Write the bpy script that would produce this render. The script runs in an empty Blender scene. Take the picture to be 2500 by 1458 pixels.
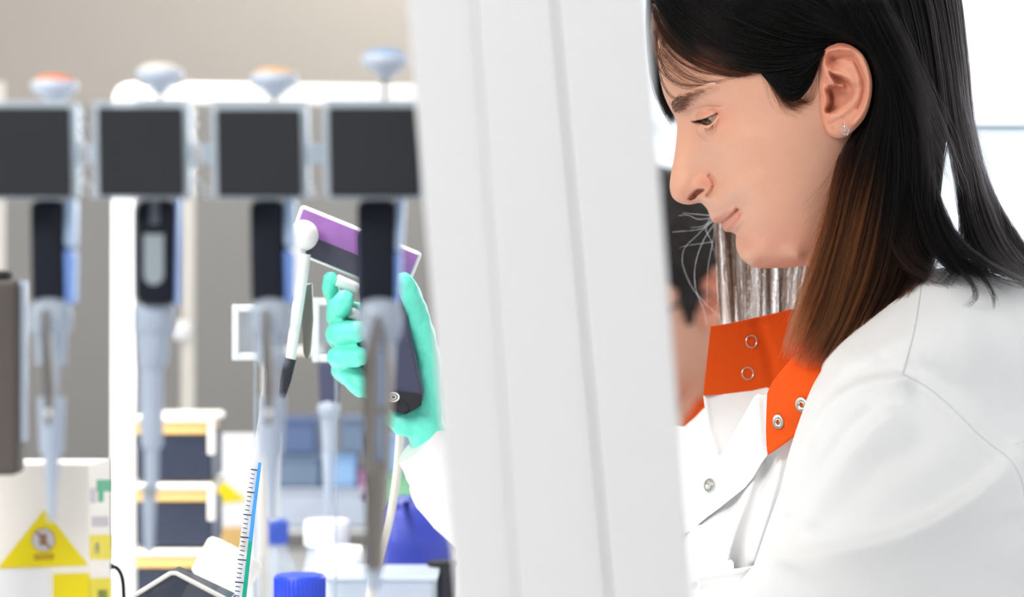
import bpy, bmesh, math, random
import numpy as np
from mathutils import Vector, Matrix
from mathutils.geometry import delaunay_2d_cdt

random.seed(7); rng = np.random.default_rng(7)
SC = bpy.context.scene
COL = SC.collection

# ------------------------------------------------------------------ camera
F, CX, CY, ZC = 5625.0, 1250.0, 729.0, 1.15          # focal length in pixels of the 2500 x 1458 frame, camera height
cd = bpy.data.cameras.new('camera'); cam = bpy.data.objects.new('camera', cd); COL.objects.link(cam)
cam.location = (0, 0, ZC); cam.rotation_euler = (math.pi / 2, 0, 0)
cd.sensor_width = 36; cd.lens = 36 * F / 2500
cd.clip_start = 0.05; cd.clip_end = 60
cd.dof.use_dof = True; cd.dof.focus_distance = 1.60; cd.dof.aperture_fstop = 4.2; cd.dof.aperture_blades = 0
SC.camera = cam

# ------------------------------------------------------------------ light
wd = bpy.data.worlds.new('world'); SC.world = wd; wd.use_nodes = True
bg = wd.node_tree.nodes['Background']
bg.inputs['Color'].default_value = (0.97, 0.985, 1.0, 1); bg.inputs['Strength'].default_value = 1.3

def area(name, loc, target, size, power, color=(1, 1, 1), sizey=None):
    ld = bpy.data.lights.new(name, 'AREA'); ld.energy = power; ld.color = color
    ld.shape = 'RECTANGLE'; ld.size = size; ld.size_y = sizey or size
    o = bpy.data.objects.new(name, ld); COL.objects.link(o); o.location = loc
    o.rotation_euler = (Vector(target) - Vector(loc)).to_track_quat('-Z', 'Y').to_euler()
    return o
area('key_light', (-1.35, -0.1, 2.5), (0.25, 1.6, 1.2), 1.4, 42, (1.0, 0.98, 0.95), 0.9)  # key light added out of view to brighten the face
bl = area('bench_fill', (-0.62, 1.75, 2.3), (-0.56, 1.85, 0.8), 0.5, 7, (1.0, 0.98, 0.95), 0.4); bl.data.spread = math.radians(64)  # unseen fill added for the things on the bench
area('wall_fill', (0.0, 2.72, 1.95), (-0.3, 3.0, 1.45), 0.25, 3.5, (1.0, 0.97, 0.92), 0.12)  # unseen light added to brighten the upper wall towards the right
area('window_light', (1.4, 5.5, 1.8), (0.25, 1.6, 1.1), 2.8, 80, (0.93, 0.97, 1.0), 1.7)

SC.view_settings.view_transform = 'Standard'; SC.view_settings.look = 'None'
SC.view_settings.exposure = 0.37; SC.view_settings.gamma = 1.0; SC.view_settings.use_curve_mapping = False
SC.cycles.use_denoising = True
SC.cycles.max_bounces = 7; SC.cycles.diffuse_bounces = 3; SC.cycles.glossy_bounces = 3; SC.cycles.transmission_bounces = 5; SC.cycles.transparent_max_bounces = 10
SC.cycles.use_adaptive_sampling = True; SC.cycles.adaptive_threshold = 0.08; SC.cycles.adaptive_min_samples = 16
SC.cycles.caustics_reflective = False; SC.cycles.caustics_refractive = False

# ------------------------------------------------------------------ helpers
def lin(c):
    return tuple((v / 12.92 if v <= 0.04045 else ((v + 0.055) / 1.055) ** 2.4) for v in (x / 255 for x in c))

def P(px, py, d):
    return Vector(((px - CX) / F * d, d, ZC - (py - CY) / F * d))

def mat(name, rgb, rough=0.5, metal=0.0, trans=0.0, clear=0.0, var=0.04, scale=40, bump=0.0, spec=0.5, sheen=0.0, glass=0.0):
    """principled material; a noise texture varies the colour a little.  clear = share of transparent shader (thin clear plastic)"""
    m = bpy.data.materials.new(name); m.use_nodes = True
    nt = m.node_tree; b = nt.nodes['Principled BSDF']
    c = lin(rgb)
    tc = nt.nodes.new('ShaderNodeTexCoord')
    nz = nt.nodes.new('ShaderNodeTexNoise'); nz.inputs['Scale'].default_value = scale; nz.inputs['Detail'].default_value = 3
    nt.links.new(tc.outputs['Object'], nz.inputs['Vector'])
    mx = nt.nodes.new('ShaderNodeMix'); mx.data_type = 'RGBA'
    mx.inputs['A'].default_value = (*[v * (1 - var) for v in c], 1); mx.inputs['B'].default_value = (*[min(1, v * (1 + var)) for v in c], 1)
    nt.links.new(nz.outputs['Fac'], mx.inputs['Factor']); nt.links.new(mx.outputs['Result'], b.inputs['Base Color'])
    b.inputs['Roughness'].default_value = rough; b.inputs['Metallic'].default_value = metal
    b.inputs['Specular IOR Level'].default_value = spec; b.inputs['Transmission Weight'].default_value = glass
    b.inputs['Sheen Weight'].default_value = sheen
    if bump:
        bp = nt.nodes.new('ShaderNodeBump'); bp.inputs['Strength'].default_value = bump; bp.inputs['Distance'].default_value = 0.002
        nt.links.new(nz.outputs['Fac'], bp.inputs['Height']); nt.links.new(bp.outputs['Normal'], b.inputs['Normal'])
    if clear:
        out = nt.nodes['Material Output']; ms = nt.nodes.new('ShaderNodeMixShader'); tr = nt.nodes.new('ShaderNodeBsdfTransparent')
        tr.inputs['Color'].default_value = (*[0.5 + 0.5 * v for v in c], 1)
        ms.inputs['Fac'].default_value = clear
        nt.links.new(b.outputs['BSDF'], ms.inputs[1]); nt.links.new(tr.outputs['BSDF'], ms.inputs[2]); nt.links.new(ms.outputs['Shader'], out.inputs['Surface'])
    return m

M = {}
def mesh_obj(name, verts, faces, m, parent=None, mw=None, smooth=True, bevel=0.0):
    me = bpy.data.meshes.new(name)
    me.from_pydata([tuple(v) for v in verts], [], [tuple(f) for f in faces]); me.update()
    return link(name, me, m, parent, mw, smooth, bevel)

def link(name, me, m, parent=None, mw=None, smooth=True, bevel=0.0):
    o = bpy.data.objects.new(name, me); COL.objects.link(o)
    if m is not None: me.materials.append(m)
    if me.polygons: me.polygons.foreach_set('use_smooth', [smooth] * len(me.polygons))
    if parent is not None:
        o.parent = parent
    if mw is not None:
        if parent is not None:
            o.matrix_parent_inverse = BASE[parent.name].inverted()
        o.matrix_basis = mw
    if bevel:
        bv = o.modifiers.new('bevel', 'BEVEL'); bv.width = bevel; bv.segments = 2; bv.limit_method = 'ANGLE'; bv.angle_limit = 0.6
        if not smooth: me.polygons.foreach_set('use_smooth', [True] * len(me.polygons)); wn = o.modifiers.new('wn', 'WEIGHTED_NORMAL')
    return o

BASE = {}
def thing(name, label, cat, loc, group=None, rot=(0, 0, 0)):
    o = bpy.data.objects.new(name, None); COL.objects.link(o); o.location = loc; o.rotation_euler = rot
    o.empty_display_size = 0.02
    o['label'] = label; o['category'] = cat
    if group: o['group'] = group
    BASE[o.name] = Matrix.LocRotScale(Vector(loc), Matrix.Identity(3) if rot == (0, 0, 0) else o.rotation_euler.to_matrix(), None)
    return o
def tag(o, label, cat, group=None):
    o['label'] = label; o['category'] = cat
    if group: o['group'] = group
    return o

class MB:
    """collects boxes, lathes, tubes and prisms; build() links them as one mesh object"""
    def __init__(s): s.v = []; s.f = []
    def add(s, vs, fs):
        n = len(s.v); s.v += [tuple(v) for v in vs]; s.f += [tuple(i + n for i in f) for f in fs]; return s
    def box(s, x0, x1, y0, y1, z0, z1, M4=None, taper=None):
        vs = [Vector((x, y, z)) for z in (z0, z1) for y in (y0, y1) for x in (x0, x1)]
        if taper:
            cx, cy = (x0 + x1) / 2, (y0 + y1) / 2
            for i in range(4): vs[i].x = cx + (vs[i].x - cx) * taper; vs[i].y = cy + (vs[i].y - cy) * taper
        if M4 is not None: vs = [M4 @ v for v in vs]
        return s.add(vs, [(0, 2, 3, 1), (4, 5, 7, 6), (0, 1, 5, 4), (2, 6, 7, 3), (0, 4, 6, 2), (1, 3, 7, 5)])
    def lathe(s, prof, n=32, M4=None, sx=1.0, sy=1.0, cap=True):
        """prof: list of (radius, z)"""
        vs = []; fs = []
        for r, z in prof:
            for k in range(n):
                a = 2 * math.pi * k / n; vs.append(Vector((r * sx * math.cos(a), r * sy * math.sin(a), z)))
        for i in range(len(prof) - 1):
            for k in range(n):
                k2 = (k + 1) % n; fs.append((i * n + k, i * n + k2, (i + 1) * n + k2, (i + 1) * n + k))
        if cap:
            fs.append(tuple(reversed(range(n)))); fs.append(tuple(range((len(prof) - 1) * n, len(prof) * n)))
        if M4 is not None: vs = [M4 @ v for v in vs]
        return s.add(vs, fs)
    def tube(s, pts, r, n=12, rs=None, cap=True):
        pts = [Vector(p) for p in pts]; vs = []; fs = []
        up = None
        for i, p in enumerate(pts):
            t = (pts[min(i + 1, len(pts) - 1)] - pts[max(i - 1, 0)]).normalized()
            if up is None:
                up = t.orthogonal().normalized()
            up = (up - t * up.dot(t)).normalized(); sd = t.cross(up)
            rr = rs[i] if rs is not None else r
            for k in range(n):
                a = 2 * math.pi * k / n; vs.append(p + (up * math.cos(a) + sd * math.sin(a)) * rr)
        for i in range(len(pts) - 1):
            for k in range(n):
                k2 = (k + 1) % n; fs.append((i * n + k, i * n + k2, (i + 1) * n + k2, (i + 1) * n + k))
        if cap:
            fs.append(tuple(reversed(range(n)))); fs.append(tuple(range((len(pts) - 1) * n, len(pts) * n)))
        return s.add(vs, fs)
    def ball(s, c, r, nu=16, nv=10, M4=None):
        vs = []; fs = []
        for i in range(nv + 1):
            th = math.pi * i / nv
            for k in range(nu):
                a = 2 * math.pi * k / nu
                vs.append(Vector(c) + Vector((math.sin(th) * math.cos(a), math.sin(th) * math.sin(a), math.cos(th))) * r)
        for i in range(nv):
            for k in range(nu):
                k2 = (k + 1) % nu; fs.append((i * nu + k, (i + 1) * nu + k, (i + 1) * nu + k2, i * nu + k2))
        return s.add(vs, fs)
    def prism(s, poly, y0, y1, M4=None):
        """polygon of (x, z), extruded along y"""
        n = len(poly)
        vs = [Vector((x, y0, z)) for x, z in poly] + [Vector((x, y1, z)) for x, z in poly]
        fs = [tuple(range(n)), tuple(reversed(range(n, 2 * n)))] + [(i, i + n, (i + 1) % n + n, (i + 1) % n) for i in range(n)]
        if M4 is not None: vs = [M4 @ v for v in vs]
        return s.add(vs, fs)
    def torus(s, R, r, M4=None, n=40, k=10):
        vs = []; fs = []
        for i in range(n):
            a = 2 * math.pi * i / n
            for j in range(k):
                b = 2 * math.pi * j / k
                vs.append(Vector(((R + r * math.cos(b)) * math.cos(a), (R + r * math.cos(b)) * math.sin(a), r * math.sin(b))))
        for i in range(n):
            for j in range(k):
                fs.append((i * k + j, ((i + 1) % n) * k + j, ((i + 1) % n) * k + (j + 1) % k, i * k + (j + 1) % k))
        if M4 is not None: vs = [M4 @ v for v in vs]
        return s.add(vs, fs)
    def build(s, name, m, parent=None, smooth=False, bevel=0.0, mw=None):
        me = bpy.data.meshes.new(name); me.from_pydata(s.v, [], s.f); me.update()
        bm = bmesh.new(); bm.from_mesh(me); bmesh.ops.recalc_face_normals(bm, faces=bm.faces); bm.to_mesh(me); bm.free()
        o = link(name, me, m, parent, mw, smooth, bevel)
        if smooth:
            md = o.modifiers.new('edges', 'EDGE_SPLIT'); md.split_angle = math.radians(40)
        return o

def catmull(pts, n):
    """n points along a Catmull-Rom curve through pts (array k x dim)"""
    p = np.asarray(pts, float); k = len(p)
    q = np.vstack([2 * p[0] - p[1], p, 2 * p[-1] - p[-2]])
    t = np.linspace(0, k - 1, n); i = np.minimum(t.astype(int), k - 2); f = (t - i)[:, None]
    a, b, c, d = q[i], q[i + 1], q[i + 2], q[i + 3]
    return 0.5 * (2 * b + (c - a) * f + (2 * a - 5 * b + 4 * c - d) * f ** 2 + (3 * b - a - 3 * c + d) * f ** 3)

class RBF:
    def __init__(s, pts, vals, lam=1e-4, sc=100.0):
        s.sc = sc; s.p = np.asarray(pts, float) / sc; n = len(s.p)
        K = s.k(s.p, s.p) + lam * np.eye(n); Q = np.hstack([np.ones((n, 1)), s.p])
        A = np.block([[K, Q], [Q.T, np.zeros((3, 3))]])
        s.w = np.linalg.solve(A, np.concatenate([np.asarray(vals, float), np.zeros(3)]))
    def k(s, a, b):
        r2 = ((a[:, None, :] - b[None]) ** 2).sum(-1); return 0.5 * r2 * np.log(r2 + 1e-12)
    def __call__(s, x, y):
        q = np.stack([np.ravel(x), np.ravel(y)], 1) / s.sc; out = np.empty(len(q)); n = len(s.p)
        for i in range(0, len(q), 20000):
            c = q[i:i + 20000]; out[i:i + 20000] = s.k(c, s.p) @ s.w[:n] + s.w[n] + c @ s.w[n + 1:]
        return out.reshape(np.shape(x))

def dpoly(x, y, line):
    """distance from points to a polyline"""
    L = np.asarray(line, float); best = np.full(np.shape(x), 1e9)
    for (ax, ay), (bx, by) in zip(L[:-1], L[1:]):
        dx, dy = bx - ax, by - ay; t = np.clip(((x - ax) * dx + (y - ay) * dy) / (dx * dx + dy * dy + 1e-9), 0, 1)
        best = np.minimum(best, np.hypot(x - ax - t * dx, y - ay - t * dy))
    return best
def sline(x, y, line):
    """signed distance to a polyline, positive on the right hand walking along it (picture axes)"""
    L = np.asarray(line, float); best = np.full(np.shape(x), 1e9); sg = np.ones(np.shape(x))
    for (ax, ay), (bx, by) in zip(L[:-1], L[1:]):
        dx, dy = bx - ax, by - ay; t = np.clip(((x - ax) * dx + (y - ay) * dy) / (dx * dx + dy * dy + 1e-9), 0, 1)
        d = np.hypot(x - ax - t * dx, y - ay - t * dy); k = d < best - 1e-6
        sg = np.where(k, np.where(dx * (y - ay) - dy * (x - ax) >= 0, 1.0, -1.0), sg); best = np.minimum(best, d)
    # fade out beyond the two ends
    e0 = (x - L[0, 0]) * (L[1, 0] - L[0, 0]) + (y - L[0, 1]) * (L[1, 1] - L[0, 1]); e1 = (x - L[-1, 0]) * (L[-1, 0] - L[-2, 0]) + (y - L[-1, 1]) * (L[-1, 1] - L[-2, 1])
    l0 = np.hypot(*(L[1] - L[0])); l1 = np.hypot(*(L[-1] - L[-2]))
    fade = np.exp(-(np.maximum(-e0 / l0, 0) / 25) ** 2) * np.exp(-(np.maximum(e1 / l1, 0) / 25) ** 2)
    return best * sg, fade
def inside(x, y, poly):
    c = np.zeros(np.shape(x), bool); Q = list(poly)
    for (ax, ay), (bx, by) in zip(Q, Q[1:] + Q[:1]):
        if ay == by: continue
        c ^= ((ay > y) != (by > y)) & (x < (bx - ax) * (y - ay) / (by - ay) + ax)
    return c
def sdist(x, y, poly):
    """signed distance, positive inside"""
    d = dpoly(x, y, list(poly) + [poly[0]]); return np.where(inside(x, y, poly), d, -d)
def sstep(a, b, x):
    t = np.clip((x - a) / (b - a), 0, 1); return t * t * (3 - 2 * t)
# ================================================================== the setting
I4 = Matrix.Identity(4)
def struct(o): o['kind'] = 'structure'; return o
M['wall'] = mat('wall_paint', (236, 236, 234), 0.8, var=0.02, scale=6)
M['panel_grey'] = mat('grey_panel', (142, 140, 138), 0.6, var=0.05, scale=3)
M['panel_beige'] = mat('beige_panel', (172, 165, 157), 0.7, var=0.08, scale=1.6)
M['floor'] = mat('floor_vinyl', (150, 150, 152), 0.5, var=0.05, scale=8)
M['white_metal'] = mat('white_powder_coat', (238, 238, 238), 0.45, var=0.015, scale=20)
M['frame_white'] = mat('window_frame_white', (232, 236, 242), 0.5, var=0.01)
M['frame_blue'] = mat('window_bar_grey', (196, 206, 218), 0.5, var=0.01)
M['bench'] = mat('bench_laminate', (226, 228, 230), 0.4, var=0.03, scale=12)
YB, YW = 3.05, 5.2
struct(MB().box(-4.2, 5.2, -3.0, YW + 0.1, -0.06, 0.0).build('floor', M['floor']))
struct(MB().box(-4.2, 5.2, -3.0, YW + 0.1, 2.75, 2.82).build('ceiling', M['wall']))
# partition behind the bench: grey below, beige above
zs = P(0, 262, YB).z
w_ = struct(MB().box(-4.2, 0.02, YB, YB + 0.1, 0, zs).build('wall_left', M['panel_grey']))
struct(MB().box(-4.2, 0.02, YB + 0.004, YB + 0.1, zs, 2.75).build('wall_upper', M['panel_beige']))
struct(MB().box(-4.3, -4.2, -3.0, YB, 0, 2.75).build('wall_side', M['wall']))
struct(MB().box(-4.2, 0.4, -3.1, -3.0, 0, 2.75).build('fill_block_wall', M['wall']))  # unseen half wall, added to cut the frontal fill
# window wall beyond the people
struct(MB().box(-4.2, 5.2, YW, YW + 0.1, 0, 0.75).build('wall_back', M['wall']))
win = bpy.data.objects.new('window_1', None); COL.objects.link(win); win.location = (1.2, YW, 0.75); win['kind'] = 'structure'
BASE['window_1'] = Matrix.Translation(win.location)
zt = P(0, 312, YW).z
for zc_, h_, m_ in ((0.78, 0.03, 'frame_white'), (zt, 0.009, 'frame_blue'), (2.72, 0.03, 'frame_white')):
    MB().box(-0.2, 5.0, YW + 0.02, YW + 0.07, zc_ - h_, zc_ + h_).build('window_rail', M[m_], win, mw=I4, bevel=0.004)
for x_ in (0.05, 2.6, 4.2):
    MB().box(x_ - 0.03, x_ + 0.03, YW + 0.02, YW + 0.07, 0.75, 2.75).build('window_stile', M['frame_white'], win, mw=I4, bevel=0.004)
M['pane'] = mat('window_pane', (245, 250, 255), 0.02, clear=0.92, var=0.0)
for xa, xb in ((0.08, 2.57), (2.63, 4.17)):
    for za, zb in ((0.81, zt - 0.006), (zt + 0.006, 2.69)):
        MB().box(xa, xb, YW + 0.04, YW + 0.046, za, zb).build('pane', M['pane'], win, mw=I4)

# bench carrying the apparatus
BZ = 0.82
bench = thing('laboratory_bench', 'pale laminate laboratory bench under the bottles and pipettes', 'bench', (-0.7, 1.8, 0))
MB().box(-1.6, 0.07, 0.72, 3.04, BZ - 0.03, BZ).build('bench_top', M['bench'], bench, mw=I4, bevel=0.004)
for x_ in (-1.5, 0.05):
    for y_ in (0.8, 2.9):
        MB().box(x_ - 0.025, x_ + 0.025, y_ - 0.025, y_ + 0.025, 0, BZ - 0.03).build('leg', M['white_metal'], bench, mw=I4)

# slanting white frame post in front
post = thing('frame_post', 'wide white slanting cabinet post standing between the pipettes and the woman', 'post', (0.02, 1.08, BZ))
def slant(cols, y0, y1, name, m):
    """cols: two edge lines (x at top of picture, x per pixel down)"""
    pt, pb = -2600, 729 + (ZC - BZ) * F / 1.06 - 6
    vs = []
    for py_ in (pb, pt):
        for (x0, sl), d in ((cols[0], y0), (cols[1], y0), (cols[1], y1), (cols[0], y1)):
            q = P(x0 + sl * py_, py_, y0); vs.append((q.x, d, BZ + 0.0005 if py_ == pb else ZC - (py_ - CY) / F * y0))
    mb = MB(); mb.add(vs, [(0, 1, 5, 4), (1, 2, 6, 5), (2, 3, 7, 6), (3, 0, 4, 7), (0, 3, 2, 1), (4, 5, 6, 7)])
    return mb.build(name, m, post, mw=I4, bevel=0.0015)
LE = [(992, 0.0823), (1158, 0.0720), (1355, 0.0926), (1577, 0.0790)]
M['post_a'] = mat('post_enamel', (224, 224, 226), 0.5, var=0.012, scale=9)
slant((LE[0], LE[1]), 1.078, 1.13, 'side_panel', M['post_a'])
slant((LE[1], (LE[2][0] - 2, LE[2][1])), 1.068, 1.129, 'middle_panel', M['post_a'])
slant(((LE[2][0] + 2, LE[2][1]), LE[3]), 1.060, 1.128, 'edge_panel', M['post_a'])
slant(((LE[0][0] + 30, LE[0][1]), (LE[3][0] - 40, LE[3][1])), 1.11, 1.127, 'back_plate', M['post_a'])
# ================================================================== the woman
# her own frame: origin inside the head, x = forward/back across the picture, y = up, z = towards her left side (near side)
WO = P(1900, 400, 1.655)
_bw = (Vector((0, 0, ZC)) - WO).normalized(); _bu = Vector((0, 0, 1)).cross(_bw).normalized(); _bt = _bw.cross(_bu)
MW = Matrix(((_bu.x, _bt.x, _bw.x, WO.x), (_bu.y, _bt.y, _bw.y, WO.y), (_bu.z, _bt.z, _bw.z, WO.z), (0, 0, 0, 1)))
_R = np.array(MW.to_3x3()).T; _camL = _R @ (np.array([0, 0, ZC]) - np.array(WO))
def H(px, py, w):
    """traced point at lateral distance w (mm) from her middle plane -> her frame, metres"""
    px, py, w = np.broadcast_arrays(np.asarray(px, float), np.asarray(py, float), np.asarray(w, float))
    d = np.stack([(px - CX) / F, np.ones_like(px), -(py - CY) / F], -1) @ _R.T
    t = (w / 1000 - _camL[2]) / d[..., 2]
    return _camL + d * t[..., None]
def PX(q):
    """her frame -> picture"""
    q = np.asarray(q) - _camL; q = q @ _R
    return CX + q[..., 0] / q[..., 1] * F, CY - q[..., 2] / q[..., 1] * F

person = thing('person', 'woman with long dark hair and orange-collared white coat, looking down in profile', 'person', (WO.x, WO.y, 0.47))
BASE[person.name] = Matrix.Translation(person.location)

# ---- head and neck: outline of the middle plane, half breadths in between
FRONT = [(1820, -240), (1740, -172), (1668, -75), (1628, 10), (1609, 80), (1606, 130), (1608, 165), (1613, 200), (1621, 232), (1632, 258), (1642, 276), (1650, 292), (1653, 312), (1651, 340),
         (1646, 380), (1638, 425), (1635, 455), (1640, 479), (1651, 491), (1666, 497.5), (1684, 499.5), (1707, 495.5), (1716, 499), (1727, 512), (1732, 526), (1738, 539), (1748, 544.5),
         (1757, 545.5), (1763, 543.5), (1762, 550), (1766, 560), (1773, 566), (1785, 567.5), (1796, 573), (1796, 586), (1797, 602), (1802, 619), (1815, 637), (1836, 650.5), (1858, 656), (1887, 654.5), (1930, 653), (1968, 648), (1981, 660), (1990, 700), (1992, 770), (1985, 860), (1975, 970)]
BACK = [(1820, -240), (1870, -262), (1980, -255), (2090, -205), (2180, -100), (2232, 30), (2245, 160), (2222, 280), (2208, 380), (2222, 480), (2255, 580), (2295, 700), (2330, 800), (2350, 880)]
cd_, sd_ = 0.905, 0.425                       # face axis: down and back
def face_ab(x, y): return x * sd_ - y * cd_, x * cd_ + y * sd_          # a runs down the face, b to the back of the head
def from_ab(a, b): return a * sd_ + b * cd_, -a * cd_ + b * sd_
fr = catmull(FRONT, 900); bk = catmull(BACK, 400)
fl = H(fr[:, 0], fr[:, 1], 0) * 1000; bl = H(bk[:, 0], bk[:, 1], 0) * 1000      # mm in her frame
fa, fb = face_ab(fl[:, 0], fl[:, 1]); ba, bb = face_ab(bl[:, 0], bl[:, 1])
fa = np.maximum.accumulate(fa + np.arange(len(fa)) * 1e-5); ba = np.maximum.accumulate(ba + np.arange(len(ba)) * 1e-5)
WPT = [(1650, 60, 33), (1690, 20, 50), (1760, -20, 62), (1630, 150, 25), (1660, 150, 40), (1705, 130, 52), (1780, 100, 62), (1900, 50, 70), (2050, 0, 74), (2150, 20, 60), (2200, 60, 40), (1860, -100, 64), (1980, -110, 65), (2090, -80, 58),
       (1643, 235, 21), (1665, 232, 33), (1700, 225, 45), (1750, 215, 54), (1820, 210, 60), (1900, 200, 66), (2000, 180, 70), (2100, 150, 66), (2180, 140, 48),
       (1659, 300, 7.5), (1670, 302, 11), (1684, 305, 15), (1700, 310, 19), (1722, 305, 27), (1742, 300, 37), (1762, 290, 44), (1790, 290, 51), (1684, 270, 22), (1700, 262, 33), (1730, 255, 44),
       (1705, 340, 23), (1725, 342, 34), (1736, 322, 37.5), (1757, 318, 43.5), (1755, 345, 42.5), (1800, 325, 53), (1860, 315, 60), (1930, 305, 64.5), (2010, 300, 64), (2100, 280, 58), (2180, 260, 38),
       (1653, 400, 7.5), (1665, 400, 11), (1690, 398, 15), (1720, 394, 22.5), (1750, 392, 34), (1800, 392, 48), (1860, 392, 57), (1930, 400, 60), (2010, 400, 57), (2100, 400, 48), (2160, 400, 36),
       (1645, 455, 7.5), (1660, 456, 11.5), (1690, 452, 13.5), (1715, 448, 14.5), (1740, 446, 19), (1760, 455, 28), (1800, 460, 43), (1860, 470, 52), (1930, 490, 55), (2010, 490, 51), (2100, 500, 45), (2160, 490, 34),
       (1700, 487, 7), (1725, 490, 12), (1745, 490, 19), (1770, 488, 28), (1745, 522, 10), (1765, 515, 18), (1785, 507, 25), (1805, 505, 31), (1850, 520, 43), (1900, 540, 48), (1960, 560, 48), (2030, 570, 44), (2110, 590, 44), (2180, 590, 36),
       (1773, 555, 8), (1788, 543, 17), (1805, 528, 25), (1806, 590, 8.5), (1820, 580, 17), (1842, 570, 30), (1815, 618, 10), (1840, 622, 21), (1870, 608, 31), (1910, 600, 37.5), (1960, 610, 40.5), (2030, 620, 39),
       (1862, 645, 13), (1900, 636, 26), (1950, 630, 37), (2000, 655, 30), (2010, 720, 22), (2060, 720, 40), (2120, 700, 50), (2180, 660, 46), (2235, 640, 30), (2020, 820, 30), (2100, 800, 50), (2200, 780, 50), (2270, 770, 34), (2040, 900, 35), (2140, 900, 55), (2240, 880, 52)]
wp = np.array(WPT, float); wl = H(wp[:, 0], wp[:, 1], wp[:, 2]) * 1000
ob = np.vstack([fl[::14, :2], bl[::12, :2]])
hf = RBF(np.vstack([wl[:, :2], ob]), np.concatenate([wp[:, 2] ** 2, np.zeros(len(ob))]) / 100, lam=2e-3, sc=30.0)

EARP = [(1996, 176), (2006, 131), (2038, 107), (2080, 112), (2117, 151), (2130, 206), (2122, 262), (2095, 309), (2058, 336), (2028, 332), (2010, 302), (2003, 262), (1998, 215)]
EYE_C = H(1742, 300, 30)[0:2] * 1000; EYE_W = 30.0
def head_w(u, t, features=True):
    """half breadth (mm) over her frame coordinates in mm"""
    w = np.sqrt(np.maximum(hf(u, t) * 100, 0.0))
    if not features: return w
    px, py = PX(np.stack([u, t, w], -1) / 1000)
    g = lambda x0, y0, sx, sy=None: np.exp(-((px - x0) / sx) ** 2 - ((py - y0) / (sy or sx)) ** 2)
    # brow ridge, cheek bone, fold beside the mouth
    w += 2.0 * np.exp(-(dpoly(px, py, [(1648, 250), (1680, 232), (1740, 212)]) / 13) ** 2)
    w += 1.5 * g(1830, 345, 50, 28)
    w -= 0.8 * np.exp(-(dpoly(px, py, [(1752, 470), (1775, 492), (1806, 512)]) / 7) ** 2)
    # eye ball with lids
    r2 = (u - EYE_C[0]) ** 2 + (t - EYE_C[1]) ** 2
    dome = EYE_W + np.sqrt(np.maximum(13.0 ** 2 - r2, 0)); dome = np.where(r2 < 13.0 ** 2, dome, 0)
    k = 1.2; hi = np.maximum(w, dome); mixw = hi + np.where(dome > 0, np.log1p(np.exp(-np.abs(w - dome) / k)) * k, 0)
    w = np.where(r2 < 13.2 ** 2, np.minimum(mixw, hi + 0.7), w)
    w -= 1.0 * np.exp(-(dpoly(px, py, [(1692, 270), (1708, 264), (1732, 260), (1758, 262)]) / 4.0) ** 2)      # crease of the upper lid
    w -= 0.5 * np.exp(-(dpoly(px, py, [(1700, 279), (1722, 275), (1745, 268)]) / 3.0) ** 2)
    w -= 0.5 * np.exp(-(dpoly(px, py, [(1702, 330), (1722, 336), (1750, 322), (1765, 300)]) / 9) ** 2)      # under the lower lid
    w += 0.8 * np.exp(-(dpoly(px, py, [(1712, 311), (1728, 317), (1742, 308), (1754, 287)]) / 5) ** 2)
    slit = [(1699, 296), (1712, 294), (1725, 290), (1739, 282.5), (1753, 275), (1749, 284), (1743, 295), (1735, 303), (1726, 307), (1715, 303), (1706, 299)]
    s = sdist(px, py, slit)
    eb = EYE_W + np.sqrt(np.maximum(12.0 ** 2 - r2, 0)) - 2.5
    w = np.where(s > -1.0, w + (np.minimum(w, eb) - w) * sstep(-1.0, 1.0, s), w)
    # nose: wing, its crease, nostril
    w += 2.6 * np.exp(-(((px - 1716) / 19) ** 2 + ((py - 447) / 20) ** 2) ** 1.5)
    w += 1.0 * np.exp(-(dpoly(px, py, [(1722, 470), (1732, 464), (1737, 450), (1731, 433)]) / 6) ** 2)
    w -= 3.6 * np.exp(-(dpoly(px, py, [(1732, 430), (1741, 440), (1744, 452), (1738, 468), (1729, 478)]) / 5.0) ** 2)
    w -= 0.4 * np.exp(-(dpoly(px, py, [(1672, 470), (1690, 438), (1706, 424)]) / 8) ** 2)
    nos = [(1679, 487), (1687, 475), (1696, 465.5), (1706, 460.5), (1717, 461), (1721, 465), (1714, 470.5), (1704, 477), (1696, 486), (1686, 490)]
    w -= 9.0 * sstep(-1.5, 4.5, sdist(px, py, nos))
    w -= 17.0 * sstep(3, 20, sdist(px, py, EARP))                            # hollow under the ear
    # lips
    w += 0.9 * np.exp(-(dpoly(px, py, [(1748, 536), (1768, 527), (1790, 513)]) / 6.5) ** 2)
    w += 1.6 * np.exp(-(dpoly(px, py, [(1772, 556), (1785, 545), (1800, 527)]) / 8.5) ** 2)
    w -= 3.8 * np.exp(-(dpoly(px, py, [(1764, 543), (1774, 535), (1788, 524), (1802, 511)]) / 2.4) ** 2)
    w -= 1.3 * np.exp(-(dpoly(px, py, [(1800, 512), (1810, 518), (1812, 528)]) / 6) ** 2)
    w -= 1.2 * np.exp(-(dpoly(px, py, [(1793, 573), (1808, 562), (1820, 545)]) / 8) ** 2)
    return np.maximum(w, 0.0)

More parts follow.
